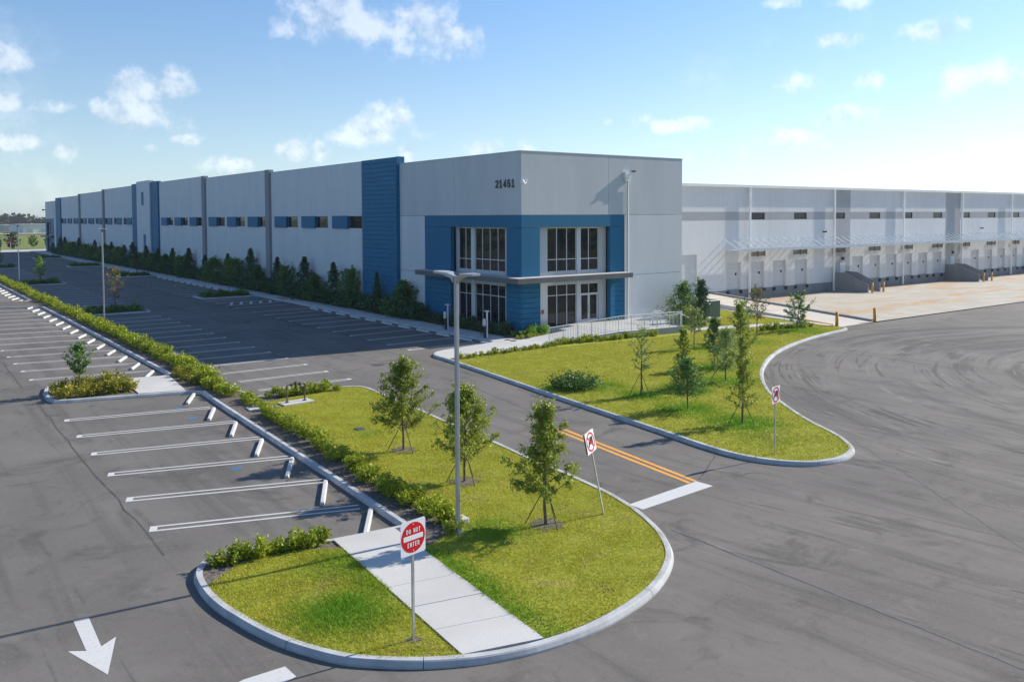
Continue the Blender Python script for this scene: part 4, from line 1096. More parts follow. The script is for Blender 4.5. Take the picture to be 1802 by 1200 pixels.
for w in wins:
    fr = MB(); y_ = YD+.12; z0, z1 = 8.2, 8.95
    fr.box(w,y_-.04,z0,w+.05,y_+.04,z1).box(w+2.4,y_-.04,z0,w+2.45,y_+.04,z1).box(w+.05,y_-.04,z0,w+2.4,y_+.04,z0+.05).box(w+.05,y_-.04,z1-.05,w+2.4,y_+.04,z1)
    f_ = part('dock_window', fr, 'dark_metal')
    MB().box(w+.05,y_-.01,z0+.05,w+2.4,y_+.01,z1-.05).build('pane', 'glass_dock', f_)
    for s in (0, 1.28):
        lv = MB()
        for j in range(5): lv.quad((w+s,YD-.03,4.16+j*.1),(w+s+1.16,YD-.03,4.16+j*.1),(w+s+1.16,YD-.09,4.24+j*.1),(w+s,YD-.09,4.24+j*.1))
        lv.box(w+s-.04,YD-.1,4.08,w+s,YD-.005,4.7).box(w+s+1.16,YD-.1,4.08,w+s+1.2,YD-.005,4.7)
        part('vent_louvre', lv, 'vent')
# dock canopy on tie rods
cnp = part('dock_canopy', MB().box(72.95,YD-2.0,4.93,200,YD-.4,4.99).box(72.95,YD-2.08,4.84,200,YD-2.002,5.12), 'canopy_metal')
rm = MB(); rm.tube((0,-.02,6.05),(0,-1.95,5.03),.058,.058,6)
rme = rm.mesh('tie_rod'); rme.materials.append(M['white_metal'])
x = 73.2
while x < 190:
    link_obj('tie_rod', rme, B, (x-XC, YD-YC, 0)); x += 1.27
# dock doors for people with their ramps
for (p, q) in PANEL2:
    part('personnel_door', MB().box(p+1.5,YD-.03,.75,p+2.6,YD-.004,2.85), 'dock_white')
    part('wall_light', MB().box(p+1.85,YD-.2,3.2,p+2.2,YD-.005,3.55), 'dark_metal')
    y1, y2 = YD-1.6, YD-4.6
    for w0 in (p+.05, p+2.55):
        m = MB(); prof = [(YD-.035,-.75),(y2,-.75),(y2,.45),(y1,1.72),(YD-.035,1.72)]
        m.v = [(w0,a,z) for a,z in prof]+[(w0+.2,a,z) for a,z in prof]
        m.f = [(0,1,2,3,4),(9,8,7,6,5)]+[(i,5+i,5+(i+1)%5,(i+1)%5) for i in range(5)]
        sw = part('ramp_wall', m, 'dock_grey')
        MB().box(w0-.02,y2-.02,.452,w0+.22,y2+.04,.5).path([(w0+.1,y2+.02,.49),(w0+.1,y1,1.76),(w0+.1,YD-.1,1.76)],.035,6).build('coping_strip', 'dock_band', sw)
    m = MB(); m.v = [(p+.26,YD-.04,.72),(p+2.54,YD-.04,.72),(p+2.54,y1,.72),(p+.26,y1,.72),(p+2.54,y2,-.4),(p+.26,y2,-.4)]; m.f = [(0,1,2,3),(3,2,4,5)]
    part('ramp_floor', m, 'apron')
for x in (90.55, 129.1, 167):
    part('wall_lamp', MB().path([(x+1.3,YD,6.85),(x+.3,YD-.4,6.85),(x,YD-.5,6.75)],.03,6).box(x-.25,YD-.75,6.6,x+.15,YD-.4,6.78), 'dark_metal')

# ------------------------------------------------------------------ bollards
bmesh_ = None
for k, (x, y_, z, lab) in enumerate(((59.75,38.75,.0,'yellow steel bollard on the grass side of the drive-in ramp mouth'),(64.75,38.6,.0,'yellow steel bollard on the court side of the drive-in ramp mouth'),
        (93.2,55.9,-.4,'left yellow bollard before the nearer grey dock stair ramp'),(95.75,56.0,-.4,'right yellow bollard before the nearer grey dock stair ramp'),
        (120.1,55.9,-.4,'left yellow bollard before the farther grey dock stair ramp'),(122.6,56.0,-.4,'right yellow bollard before the farther grey dock stair ramp'))):
    m = MB(); m.tube((x,y_,z-.05),(x,y_,z+1.1),.12,.12,14).ball((x,y_,z+1.1),.12,14,6,(1,1,.6))
    tag(m.build('bollard', 'yellow_paint', base=(x,y_,z), smooth=True), lab, 'bollard', 'yellow bollards of the truck court')

# ------------------------------------------------------------------ railings of the platform
def railing(name, pts, label, rail='rail_alu', hgt=1.07, post=.9, pick=.13):
    o = empty(name, pts[0], label, 'railing', 'railings of the entrance platform')
    L = [0]
    for a, b in zip(pts[:-1], pts[1:]): L.append(L[-1]+(Vector(b)-Vector(a)).length)
    def at(s):
        for i in range(len(pts)-1):
            if s <= L[i+1]+1e-6: return Vector(pts[i]).lerp(Vector(pts[i+1]), (s-L[i])/(L[i+1]-L[i]))
    up = Vector((0,0,1))
    MB().path([tuple(Vector(p)+up*hgt) for p in pts], .024, 8).build('top_rail', rail, o)
    MB().path([tuple(Vector(p)+up*.1) for p in pts], .016, 6).build('bottom_rail', rail, o)
    n = max(1, round(L[-1]/post))
    for k in range(n+1):
        p = at(L[-1]*k/n); MB().tube(p-up*.03, p+up*hgt, .024, .024, 8).build('post', rail, o)
    m = MB(); s = pick
    while s < L[-1]:
        p = at(s); m.tube(p+up*.1, p+up*(hgt-.02), .013, .013, 4, False); s += pick
    pk = m.build('pickets', rail, o); pk['kind'] = 'stuff'
    return o
def rp(x): return (x, ry(x)-.09, .16+(max(0,min(1,(x-36)/5.8)))*.43)
railing('railing', [rp(35.95), rp(38), rp(40), rp(41.8), rp(47.3)], 'long aluminium picket railing along the lawn edge of the entrance ramp', post=1.15)
railing('railing', [(47.25,47.2,.56),(47.25,45.7,.56)], 'short aluminium railing standing on the platform near the tall shrub', post=.8)
for sx, lab in ((43.5,'sloping handrail of the entrance steps on the lawn side'),(45.55,'sloping handrail of the entrance steps on the wall side')):
    o = empty('handrail', (47.4,sx,.5), lab, 'handrail', 'handrails of the entrance steps')
    MB().path([(46.6,sx,1.5),(47.4,sx,1.5),(48.4,sx,1.05),(48.4,sx,.85)],.024,8).build('top_rail','rail_alu',o)
    MB().tube((46.6,sx,.54),(46.6,sx,1.5),.024).build('post','rail_alu',o); MB().tube((47.4,sx,.54),(47.4,sx,1.5),.024).build('post','rail_alu',o)
    MB().tube((48.4,sx,.1),(48.4,sx,1.05),.024).build('post','rail_alu',o)

# ------------------------------------------------------------------ lamp posts
def lamp(x, y_, h, label):
    o = empty('street_lamp', (x,y_,.1), label, 'lamp post', 'twin-headed parking lot lamps')
    MB().tube((x,y_,.08),(x,y_,.7),.30,.30,20).tube((x,y_,.7),(x,y_,.705),.28,.28,20).build('concrete_base','kerb',o) if False else None
    MB().tube((x,y_,.09),(x,y_,.16),.17,.17,16).build('base_cover','pole_grey',o)
    MB().cbox(x-.053,y_-.053,.1,x+.053,y_+.053,h,.016).build('pole','pole_grey',o)
    for s in (1,-1):
        arm = MB()
        prof = [(0.05,.0,.07),(.18,.02,.075),(.34,.075,.12),(.44,.09,.20),(.62,.10,.215),(.86,.10,.19),(.96,.098,.12)]
        for k,(d,zz,hw) in enumerate(prof):
            t = .09 if k < 3 else .055
            if k == 0: t = .2
            yk = y_+s*d; zt = h+zz
            arm.v += [(x-hw,yk,zt-t),(x+hw,yk,zt-t),(x+hw,yk,zt-.012),(x+hw*.8,yk,zt),(x-hw*.8,yk,zt),(x-hw,yk,zt-.012)]
        n = len(prof)
        for k in range(n-1):
            for j in range(6): arm.f.append((k*6+j,k*6+(j+1)%6,k*6+6+(j+1)%6,k*6+6+j))
        arm.f += [tuple(range(6))[::-1], tuple(range((n-1)*6,n*6))]
        hd = arm.build('lamp_head','pole_grey',o)
        MB().box(x-.15,y_+s*.46,h+.032,x+.15,y_+s*.88,h+.043).build('light_panel','lens',hd)
lamp(12.42,19.36,7.05,'tall grey twin-headed lamp post in the foreground lawn beside the walkway')
lamp(14.66,75.1,7.75,'grey twin-headed lamp post in the hedge at mid distance')
lamp(14.97,128.2,7.8,'far grey twin-headed lamp post in the hedge near the left edge')

# ------------------------------------------------------------------ signs
def disc(r, n=40, y=0, cx=0, cz=0): return [(cx+r*math.cos(2*math.pi*k/n), y, cz+r*math.sin(2*math.pi*k/n)) for k in range(n)]
def flat(pts, name, mat, par, th=.002):
    m = MB(); n = len(pts); m.v = [(a,b,c) for a,b,c in pts]+[(a,b+th,c) for a,b,c in pts]
    m.f = [tuple(range(n)), tuple(range(2*n-1,n-1,-1))]+[(i,n+i,n+(i+1)%n,(i+1)%n) for i in range(n)]
    return m.build(name, mat, par, local=True)
def rrect(w, h, c, cz, y):
    out = []
    for sx, sz, a0 in ((1,1,0),(-1,1,90),(-1,-1,180),(1,-1,270)):
        for k in range(5):
            t = R(a0+k*22.5); out.append((sx*(w/2-c)+c*math.cos(t), y, cz+sz*(h/2-c)+c*math.sin(t)))
    return out
def letters(body, w, h, cx, cz, y, par, mat):
    me = glyphs(body, w, h, .0155, .001); me.materials.append(M[mat])
    o = link_obj('lettering', me, par); o.location = (cx, y, cz); o.rotation_euler = (R(90), 0, 0)
    return o
def sign_post(o, h, w=.055):
    MB().box(-w/2,.0,-.2,-w/2+.012,.035,h).box(w/2-.012,0,-.2,w/2,.035,h).box(-w/2+.012,0,-.2,w/2-.012,.012,h).build('post','galv',o,local=True)
# DO NOT ENTER
o = empty('do_not_enter_sign', (8.5,14.92,.12), 'red and white DO NOT ENTER sign in the grass by the walkway', 'sign', rot=(0,0,R(10)))
sign_post(o, 2.42)
pn = flat(rrect(.64,.70,.05,2.10,-.006), 'panel', 'sign_white', o, .005)
flat(disc(.305,48,-.0095,0,2.10), 'red_disc', 'sign_red', pn)
flat([(-.25,-.0125,2.05),(.25,-.0125,2.05),(.25,-.0125,2.15),(-.25,-.0125,2.15)], 'white_bar', 'sign_white', pn)
letters('DO', .118, .092, -.124, 2.235, -.013, pn, 'sign_white'); letters('NOT', .185, .092, .092, 2.235, -.013, pn, 'sign_white'); letters('ENTER', .31, .092, 0, 1.962, -.013, pn, 'sign_white')
for zz in (2.365, 1.835): flat(disc(.012,8,-.0128,0,zz), 'bolt', 'sign_white', pn)
MB().box(-.14,-.14,-.05,.14,.14,.012).build('footing','mulch',o,local=True)
def no_trucks(loc, rot, label, double):
    o = empty('no_trucks_sign', loc, label, 'sign', 'no trucks signs', rot=rot)
    sign_post(o, 2.42)
    S = .61; cz = 2.13
    pn = flat(rrect(S,S,.03,cz,-.006), 'panel', 'sign_white', o, .005)
    # black truck silhouette: box body on the right, cab and bonnet on the left
    flat([(-.175,-.0085,cz-.125),(-.10,-.0085,cz-.125),(-.10,-.0085,cz-.06),(.125,-.0085,cz-.06),(.125,-.0085,cz-.09),(.155,-.0085,cz-.09),(.155,-.0085,cz+.14),(-.03,-.0085,cz+.14),(-.03,-.0085,cz+.06),(-.11,-.0085,cz+.05),(-.15,-.0085,cz-.03),(-.175,-.0085,cz-.05)], 'truck_symbol', 'sign_black', pn, .001)
    ro, ri, n = .275, .225, 48
    m = MB()
    for k in range(n):
        a, b = 2*math.pi*k/n, 2*math.pi*(k+1)/n
        m.quad((ri*math.cos(a),-.0102,cz+ri*math.sin(a)),(ro*math.cos(a),-.0102,cz+ro*math.sin(a)),(ro*math.cos(b),-.0102,cz+ro*math.sin(b)),(ri*math.cos(b),-.0102,cz+ri*math.sin(b)))
    d = .7071; w = .026
    m.quad((-ri*d-w*d,-.0104,cz+ri*d-w*d),(-ri*d+w*d,-.0104,cz+ri*d+w*d),(ri*d+w*d,-.0104,cz-ri*d+w*d),(ri*d-w*d,-.0104,cz-ri*d-w*d))
    m.build('prohibition_ring','sign_red',pn,local=True)
    if double: flat(rrect(S,S,.03,cz,.042), 'rear_panel', 'galv', o, .005)
    return o
no_trucks((16.53,18.05,.12),(R(-9.5),R(-5),R(26)),'leaning no trucks sign beside the white stop bar',True)
no_trucks((25.66,19.03,.12),(0,0,R(10)),'upright no trucks sign at the tip of the right lawn',False)

# ------------------------------------------------------------------ small site equipment
def charger(x, y_, label):
    o = empty('charging_station', (x,y_,.15), label, 'charging station', 'electric car charging stations')
    MB().cbox(x-.1,y_-.09,.15,x+.02,y_+.09,1.35,.02).build('pedestal','dark_metal',o)
    MB().cbox(x-.17,y_-.12,1.0,x-.02,y_+.12,1.5,.03).build('charger_head','charger_white',o)
    MB().cbox(x+.04,y_-.16,.15,x+.13,y_-.04,2.0,.02).build('cable_post','charger_white',o)
    MB().box(x-.05,y_-.24,2.0,x+.2,y_+.1,2.07).build('post_cap','charger_white',o)
    for s in (1,-1):
        MB().path([(x-.12,y_+s*.1,1.15),(x-.16,y_+s*.24,.8),(x-.16,y_+s*.28,.45),(x-.14,y_+s*.2,.25),(x-.1,y_+s*.1,.4)],.018,6).build('cable','black_rubber',o)
charger(34.55,55.3,'charging station with looped cables, the one nearer the blue pylon'); charger(34.3,49.75,'charging station nearest the entrance corner plants')
o = empty('backflow_preventer', (15.35,37.6,.13), 'dark U-shaped backflow pipe standing on a concrete pad in the foreground lawn', 'pipe')
MB().prism([(14.65,37.2),(16.15,37.35),(16.1,38.1),(14.6,37.95)],.08,.19).build('concrete_pad','walk',o)
for xx in (14.95,15.8): MB().tube((xx,37.65,.15),(xx,37.65,.98),.033,.033,10).tube((xx,37.65,.19),(xx,37.65,.23),.085,.085,12).build('riser','pipe_dark',o)
MB().tube((14.95,37.65,.98),(15.8,37.65,.98),.033,.033,10).tube((15.15,37.65,.98),(15.19,37.65,.98),.09,.09,12).tube((15.56,37.65,.98),(15.6,37.65,.98),.09,.09,12).build('pipe','pipe_dark',o)
MB().tube((15.375,37.65,.86),(15.375,37.65,1.12),.06,.05,10).tube((15.25,37.65,1.05),(15.5,37.65,1.05),.02,.02,8).build('valve','pipe_dark',o)
tag(MB().prism([(13.1,37.3),(14.35,37.0),(14.4,37.6),(13.15,37.95)],.08,.165).build('utility_cover','walk'), 'flat concrete utility cover in the hedge bed beside the backflow pipe', 'utility cover')
tag(MB().cbox(15.25,31.1,.1,15.62,31.5,.17,.02).build('valve_box','trans_green'), 'small green valve box lid in the foreground lawn', 'valve box')
tag(MB().cbox(12.62,19.75,.1,13.05,20.2,.3,.03).build('utility_box','walk'), 'small pale concrete block at the foot of the foreground lamp post', 'utility box')
o = empty('transformer_cabinet', (55.4,47.9,.13), 'dark green metal transformer cabinet beside the entrance platform shrubs', 'cabinet')
MB().cbox(54.5,47.2,.25,56.2,48.9,1.7,.05).build('body','trans_green',o)
MB().box(54.4,47.1,.1,56.3,49.0,.249).build('pad','walk',o)
MB().box(54.47,47.5,.95,54.498,47.62,1.15).build('door_handle','dark_metal',o)
MB().box(54.75,47.17,1.3,54.95,47.198,1.5).build('warning_label','sign_white',o)
for (x_, y_) in ((34.93,47.31),(34.94,47.99)):
    MB().prism([(x_+.24*math.cos(t*.5236), y_+.24*math.sin(t*.5236)) for t in range(12)], .14, .158).build('drain_cover','dark_metal',plaza)
o = empty('irrigation_hoop', (28.6,31.9,.13), 'thin bent white pipe hoop over the low shrub in the right lawn', 'pipe')
MB().path([(28.0,32.0,.15),(28.15,32.0,.42),(28.5,31.95,.55),(28.9,31.85,.45),(29.05,31.8,.13)],.022,6).build('pipe','wall_white',o)

# ------------------------------------------------------------------ plants
def leaf_quads(C, rg, size, asp=.5, up=.35):
    n = len(C)
    d = rg.normal(size=(n,3)); d[:,2] += up; d /= np.linalg.norm(d,axis=1)[:,None]
    a = np.cross(d, rg.normal(size=(n,3))); a /= np.linalg.norm(a,axis=1)[:,None]
    b = np.cross(d, a)
    s = size*rg.uniform(.6,1.35,n)[:,None]
    V = np.stack([C-a*s*.5, C+b*s*asp*.5+d*s*.06, C+a*s*.5, C-b*s*asp*.5+d*s*.06], 1)
    return V.reshape(-1,3)
def crown_mesh(name, C, rg, size, mat, asp=.5):
    me = np_mesh(name, leaf_quads(C, rg, size, asp), 4); me.materials.append(M[mat]); return me
def clumps(centres, per, sig, rg):
    k = len(centres); c = np.repeat(centres, per, 0)
    return c+rg.normal(size=c.shape)*np.repeat(sig if np.ndim(sig) else np.full(k,sig), per)[:,None]*np.array([1,1,.8])
def tree_meshes(kind, h, rad, seed, mat, leaf_n=2600, size=.085, clear=.28):
    """trunk with limbs and twigs; the leaves sit along the twigs"""
    rg = np.random.default_rng(seed)
    nb, tw = {'oak': (40, 7), 'twotier': (34, 7), 'sparse': (20, 5), 'ball': (34, 7), 'bush': (46, 7)}[kind]
    def prof(t):
        if kind == 'oak': return min(1, (t+.08)/.2)**.7*(1-t)**.85*1.12+.10
        if kind == 'twotier': return (.98 if t < .36 else .60)*(.55+.45*abs(math.sin(t*math.pi*2.3+.5)))*(1 if t < .7 else .55)+.04
        if kind == 'sparse': return .3+.7*math.sin(math.pi*min(1, t*.95+.08))
        return math.sqrt(max(.02, 1-(2*t-1)**2))*.95+.05
    tk = MB(); bend = rg.uniform(-.05, .05, (7, 2)).cumsum(0)*.6*h/3.3; bend[0] = 0
    ax = [np.array([bend[k][0], bend[k][1], -.1 if k == 0 else h*.96*k/6]) for k in range(7)]
    r0 = .011*h+.011
    for k in range(6): tk.tube(tuple(ax[k]), tuple(ax[k+1]), r0*(1-k/6.8), r0*(1-(k+1)/6.8), 7, False)
    def on_axis(z):
        u = min(5.999, max(0, z/(h*.96)*6)); k = int(u); return ax[k]+(ax[k+1]-ax[k])*(u-k) if k else np.array([ax[1][0]*u, ax[1][1]*u, z])
    C = []; per = max(3, leaf_n//(nb*tw))
    for i in range(nb):
        t = (i+rg.uniform(0, 1))/nb
        L = rad*prof(t)*rg.uniform(.62, 1.18); az_ = i*2.39996+rg.uniform(-.5, .5)
        el = math.radians(rg.uniform(12, 38)+38*t)
        zt = h*(clear+(1-clear)*t*.93)
        out = np.array([math.cos(az_)*math.cos(el), math.sin(az_)*math.cos(el), math.sin(el)])
        z0 = max(h*clear*.7, zt-L*math.sin(el)*.7); p0 = on_axis(z0)
        Lr = L/max(.72, math.cos(el)); p1 = p0+out*Lr*.55+rg.normal(size=3)*.03; p2 = p0+out*Lr+np.array([0, 0, .10*Lr])+rg.normal(size=3)*.05*rad
        rb_ = r0*(.34 if t < .7 else .22)
        tk.tube(tuple(p0), tuple(p1), rb_, rb_*.6, 4, False); tk.tube(tuple(p1), tuple(p2), rb_*.6, rb_*.2, 4, False)
        for j in range(tw):
            s_ = .22+.78*(j+rg.uniform(0, 1))/tw
            q0 = p0+(p1-p0)*s_/.55 if s_ < .55 else p1+(p2-p1)*(s_-.55)/.45
            d_ = out*.6+rg.normal(size=3)*.75; d_ /= np.linalg.norm(d_)
            tl = rad*rg.uniform(.12, .30); q1 = q0+d_*tl
            tk.tube(tuple(q0), tuple(q1), rb_*.25, rb_*.1, 3, False)
            n = max(2, int(per*rg.uniform(.5, 1.5))); u = rg.uniform(.1, 1.08, n)[:, None]
            C.append(q0+(q1-q0)*u+rg.normal(size=(n, 3))*tl*.26)
    C = np.concatenate(C); C = C[C[:, 2] > .04]
    cm = crown_mesh('crown', C, rg, size, mat, .55)
    tm = tk.mesh('trunk', smooth=True); tm.materials.append(M['trunk'])
    return tm, cm
stake_cache = {}
def place_tree(name, meshes, loc, label, cat='tree', group=None, rz=0, s=1., stakes=0, mound=False, ring=False):
    o = empty(name, loc, label, cat, group); o.rotation_euler = (0,0,rz); o.scale = (s,s,s)
    link_obj('trunk', meshes[0], o); link_obj('crown', meshes[1], o)
    if stakes:
        for k in range(3):
            a = 2.1*k+.6+rz; m = MB(); m.tube((.62*math.cos(a),.62*math.sin(a),-.05),(.03*math.cos(a),.03*math.sin(a),1.05),.014,.014,5)
            m.build('stake','stake',o,local=True)
    if ring:
        m = MB(); n = 18; rr = [(.48+.09*math.sin(k*2.4))*(1+.1*math.sin(k*5.1)) for k in range(n)]
        m.v = [(0,0,.03)]+[(rr[k]*math.cos(2*math.pi*k/n), rr[k]*math.sin(2*math.pi*k/n), .012) for k in range(n)]
        m.f = [(0,1+k,1+(k+1)%n) for k in range(n)]
        m.build('mulch_ring','mulch',o,local=True)
    return o
g1 = 'young oaks of the foreground lawn'
place_tree('oak_tree', tree_meshes('oak',3.35,1.12,11,'leaf_oak',11500,0.082,.29),(15.31,27.5,.13),'staked young oak with a broad crown, farthest of the foreground lawn trees', group=g1, stakes=1, ring=True)
place_tree('oak_tree', tree_meshes('oak',3.1,1.12,12,'leaf_oak',11000,0.082,.30),(15.02,23.0,.13),'staked young oak half hidden behind the foreground lamp pole', group=g1, rz=1, stakes=1, ring=True)
place_tree('oak_tree', tree_meshes('twotier',3.35,0.98,13,'leaf_oak',11000,0.082,.27),(14.68,18.4,.13),'staked young oak with a narrow leader, nearest the leaning no trucks sign', group=g1, rz=2, stakes=1, ring=True)
g2 = 'young trees of the right lawn'
for args in (
  ('young_tree',('sparse',3.3,0.59,21,'leaf_pale',1540,0.072,.35),(29.03,29.15,.13),'thin sparse sapling standing alone left on the right lawn',1,0),
  ('young_tree',('oak',2.2,0.94,22,'leaf_green',5280,0.085,.30),(28.53,25.76,.13),'low dense bushy tree in the middle front of the right lawn',0,1),
  ('young_tree',('twotier',3.15,0.72,23,'leaf_oak',4400,0.085,.2),(31.6,28.8,.13),'narrow leafy tree directly behind the low dense bushy tree',0,0),
  ('young_tree',('sparse',2.6,0.81,24,'leaf_pale',2420,0.085,.42),(42.1,37.5,.13),'small pale tree at the back of the lawn near the platform steps',0,0),
  ('young_tree',('oak',2.8,0.78,25,'leaf_green',3740,0.093,.33),(37.7,32.1,.13),'slim green tree left of the tallest group on the right lawn',0,0),
  ('young_tree',('oak',2.75,0.98,26,'leaf_pale',5060,0.085,.28),(34.9,28.95,.13),'pale yellowish tree beside the leaning black strap on the right lawn',0,1),
  ('young_tree',('twotier',3.6,0.72,27,'leaf_oak',5060,0.076,.2),(28.36,22.66,.13),'tall narrow staked tree nearest the upright no trucks sign',1,0),
  ('young_tree',('twotier',3.7,0.88,28,'leaf_oak',4840,0.093,.25),(39.3,31.6,.13),'tall open tree rising behind the tall narrow staked tree',0,0),
  ('young_tree',('sparse',2.9,0.78,29,'leaf_pale',1980,0.085,.36),(46.2,36.9,.13),'thin pale sapling toward the back of the right lawn',0,0),
  ('young_tree',('sparse',3.5,0.98,30,'leaf_red',2200,0.093,.40),(49.0,37.9,.13),'sapling with reddish leaves in front of the ramp wall',0,0),
  ('young_tree',('sparse',2.7,1.17,31,'leaf_green',3300,0.102,.22),(54.8,38.8,.13),'small tree with tiered spreading branches near the yellow bollards',0,0)):
    nm_, mk, loc, lab, st, _ = args
    place_tree(nm_, tree_meshes(*mk), loc, lab, group=g2, stakes=st)
place_tree('tall_shrub', tree_meshes('oak',3.1,1.76,32,'leaf_green',5720,0.128,.05),(52.2,47.6,.13),'large light green shrub growing against the end of the white wall','shrub')
place_tree('young_tree', tree_meshes('twotier',3.6,0.98,33,'leaf_dark',5720,0.119,.2),(51.2,44.9,.13),'dark green narrow tree beside the green transformer cabinet')
place_tree('young_tree', tree_meshes('sparse',3.6,0.65,34,'leaf_pale',1980,0.102,.2),(53.4,47.0,.13),'pale thin tree between the wall end and the transformer cabinet')
m = MB(); m.path([(33.4,28.0,.13),(33.0,28.3,.5),(33.6,28.6,.75),(34.8,28.95,1.2)],.02,6)
tag(m.build('strap','black_rubber'), 'slack black strap hanging from the pale yellowish lawn tree', 'strap')
# trees in the parking islands
place_tree('young_tree', tree_meshes('ball',2.35,0.62,41,'leaf_green',2600,0.100,.40),(7.9,46.6,.13),'small round-crowned tree in the yellow-green shrub island')
place_tree('young_tree', tree_meshes('sparse',4.2,1.15,42,'leaf_red',1300,0.130,.30),(17.6,85.6,.13),'sparse tree with reddish leaves beside the middle lamp post', stakes=1)
place_tree('young_tree', tree_meshes('oak',3.6,0.90,43,'leaf_lime',1500,0.150,.30),(17.5,129.0,.13),'light green young tree in the far hedge-side island', stakes=1)
place_tree('young_tree', tree_meshes('sparse',3.9,1.00,44,'leaf_green',1500,0.150,.35),(31.5,95.6,.13),'thin young tree in the facade island beside the blue wheel stop')
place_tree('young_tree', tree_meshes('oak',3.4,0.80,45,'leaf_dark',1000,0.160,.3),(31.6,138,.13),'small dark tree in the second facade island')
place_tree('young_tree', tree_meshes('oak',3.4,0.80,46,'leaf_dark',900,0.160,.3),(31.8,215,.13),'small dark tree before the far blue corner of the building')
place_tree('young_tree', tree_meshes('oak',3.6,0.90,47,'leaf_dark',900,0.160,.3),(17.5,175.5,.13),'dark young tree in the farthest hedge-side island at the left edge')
# shrubs: a few leafy meshes, each plant an object of its own
def shrub_mesh(seed, w, h, mat, n=260, size=.15, spr=9, up=1.):
    rg = np.random.default_rng(seed)
    a = rg.uniform(0,2*np.pi,spr); r_ = w/2*.92*np.sqrt(rg.uniform(.02,1,spr))
    tips = np.column_stack([r_*np.cos(a), r_*np.sin(a), h*(1-.45*(2*r_/w)**2)*rg.uniform(.7,1.05,spr)])
    C = []
    for t in tips:
        k = n//spr; s = rg.uniform(.12,1,k)**.7
        base = np.array([t[0]*.35,t[1]*.35,0.])
        C.append(base+(t-base)*s[:,None]+rg.normal(size=(k,3))*np.array([.075,.075,.06])*w)
    C = np.concatenate(C); C[:,2] = np.maximum(C[:,2],.03)
    V = leaf_quads(C, rg, size, .42)
    S = []                                       # stems: narrow blades from the root to each sprig
    for t in tips:
        for a_ in (0, 1.57):
            q = np.array([math.cos(a_),math.sin(a_),0])*.012
            S += [-q, q, t+q*.5, t-q*.5]
    S += [np.array(c) for c in ((-.42*w,-.03,.02),(.42*w,-.03,.02),(.42*w,.03,.04),(-.42*w,.03,.04),(-.03,-.42*w,.02),(.03,-.42*w,.02),(.03,.42*w,.04),(-.03,.42*w,.04))]
    me = np_mesh('foliage', np.concatenate([V, np.array(S)]), 4); me.materials.append(M[mat]); return me
SH = {k: [shrub_mesh(100+17*j+i, w, h, mt, n, sz, spr) for i in range(5)] for j, (k, w, h, mt, n, sz, spr) in enumerate((
   ('hedge',1.35,.72,'leaf_hedge',420,.17,12),('hedgen',1.05,.62,'leaf_hedge',520,.13,12),('low',.8,.5,'leaf_hedge',260,.13,9),('dark',1.7,1.05,'leaf_dark',900,.2,18),
   ('green',1.3,.75,'leaf_green',360,.17,12),('gold',.95,.75,'leaf_gold',420,.13,13),('lime',.85,.85,'leaf_lime',380,.14,12)))}
rp_ = random.Random(77)
SHN = {'hedge':'hedge_plant','hedgen':'border_plant','low':'edging_plant','dark':'facade_shrub','green':'island_shrub','gold':'golden_shrub','lime':'lime_plant'}
def shrub(kind, x, y_, z, label, group, s=1., cat='shrub'):
    me = rp_.choice(SH[kind])
    o = link_obj(SHN[kind], me, None, (x, y_, z)); o.rotation_euler = (0,0,rp_.uniform(0,6.28)); k = s*rp_.uniform(.78,1.2)
    o.scale = (k,k,k*rp_.uniform(.85,1.15))
    return tag(o, label, cat, group)
# long hedge between the lots
yy = 41.2
while yy < 150:
    x_ = 13.55+.45*min(1,(yy-41)/12)+rp_.uniform(-.14,.14)
    if yy < 45: x_ -= .1
    shrub('hedge', x_, yy, .1, 'bright yellow-green hedge plant in the long strip between the two parking lots', 'plants of the long hedge', .92)
    yy += .66 if yy < 80 else .95
yy = 45.0
for (x_, y_) in ((13.0,47.8),(12.9,46.6),(12.95,45.5),(13.2,48.6),(13.3,45.0)): shrub('gold', x_, y_, .1, 'yellow-green shrub where the long hedge meets the small walkway', 'golden shrubs beside the small walkway', .9)
# foreground bed beside the lawn
low = [(13.46,36.2),(13.19,31.84),(12.88,28.05),(12.62,24.93),(12.44,22.73),(12.31,20.85),(12.15,19.75)]
fb = 0
for a, b in zip(low[:-1], low[1:]):
    n = max(1, round((b[1]-a[1])/-.62))
    for j in range(n):
        t = j/n
        shrub('hedgen', a[0]+(b[0]-a[0])*t+rp_.uniform(-.18,.22)+.1, a[1]+(b[1]-a[1])*t+rp_.uniform(-.15,.15), .1, f'bright green plant between near kerb and foreground lawn, {ORDN[(fb := fb+1)-1]} counted from the backflow pipe', 'plants of the foreground bed', .85)
for (x_, y_) in ((12.7,20.3),(12.75,19.9),(12.35,19.5),(12.85,21.3),(12.9,22.4)): shrub('hedgen', x_, y_, .1, 'leafy green plant crowding the foot of the foreground lamp post', 'plants at the foreground lamp post', .8)
for k in range(6): shrub('low', 13.6+.25*rp_.random(), 37.2+.55*k, .1, f'small plant in the bed left of the backflow pipe, {ORDN[k]} one going away', 'plants left of the backflow pipe', 1.)
for k in range(8): shrub('low', 14.9+.46*k, 39.55-.05*k+rp_.uniform(-.1,.1), .1, f'small green plant in the row behind the backflow pipe, {ORDN[k]} one from the hedge', 'plants behind the backflow pipe', 1.05)
for k in range(9): shrub('low', 6.5+.33*k, 21.15-.03*k+rp_.uniform(-.08,.08), .1, f'small upright plant in the row at the left lawn tip, {ORDN[k]} from its rounded end', 'plants at the left lawn tip', .95)
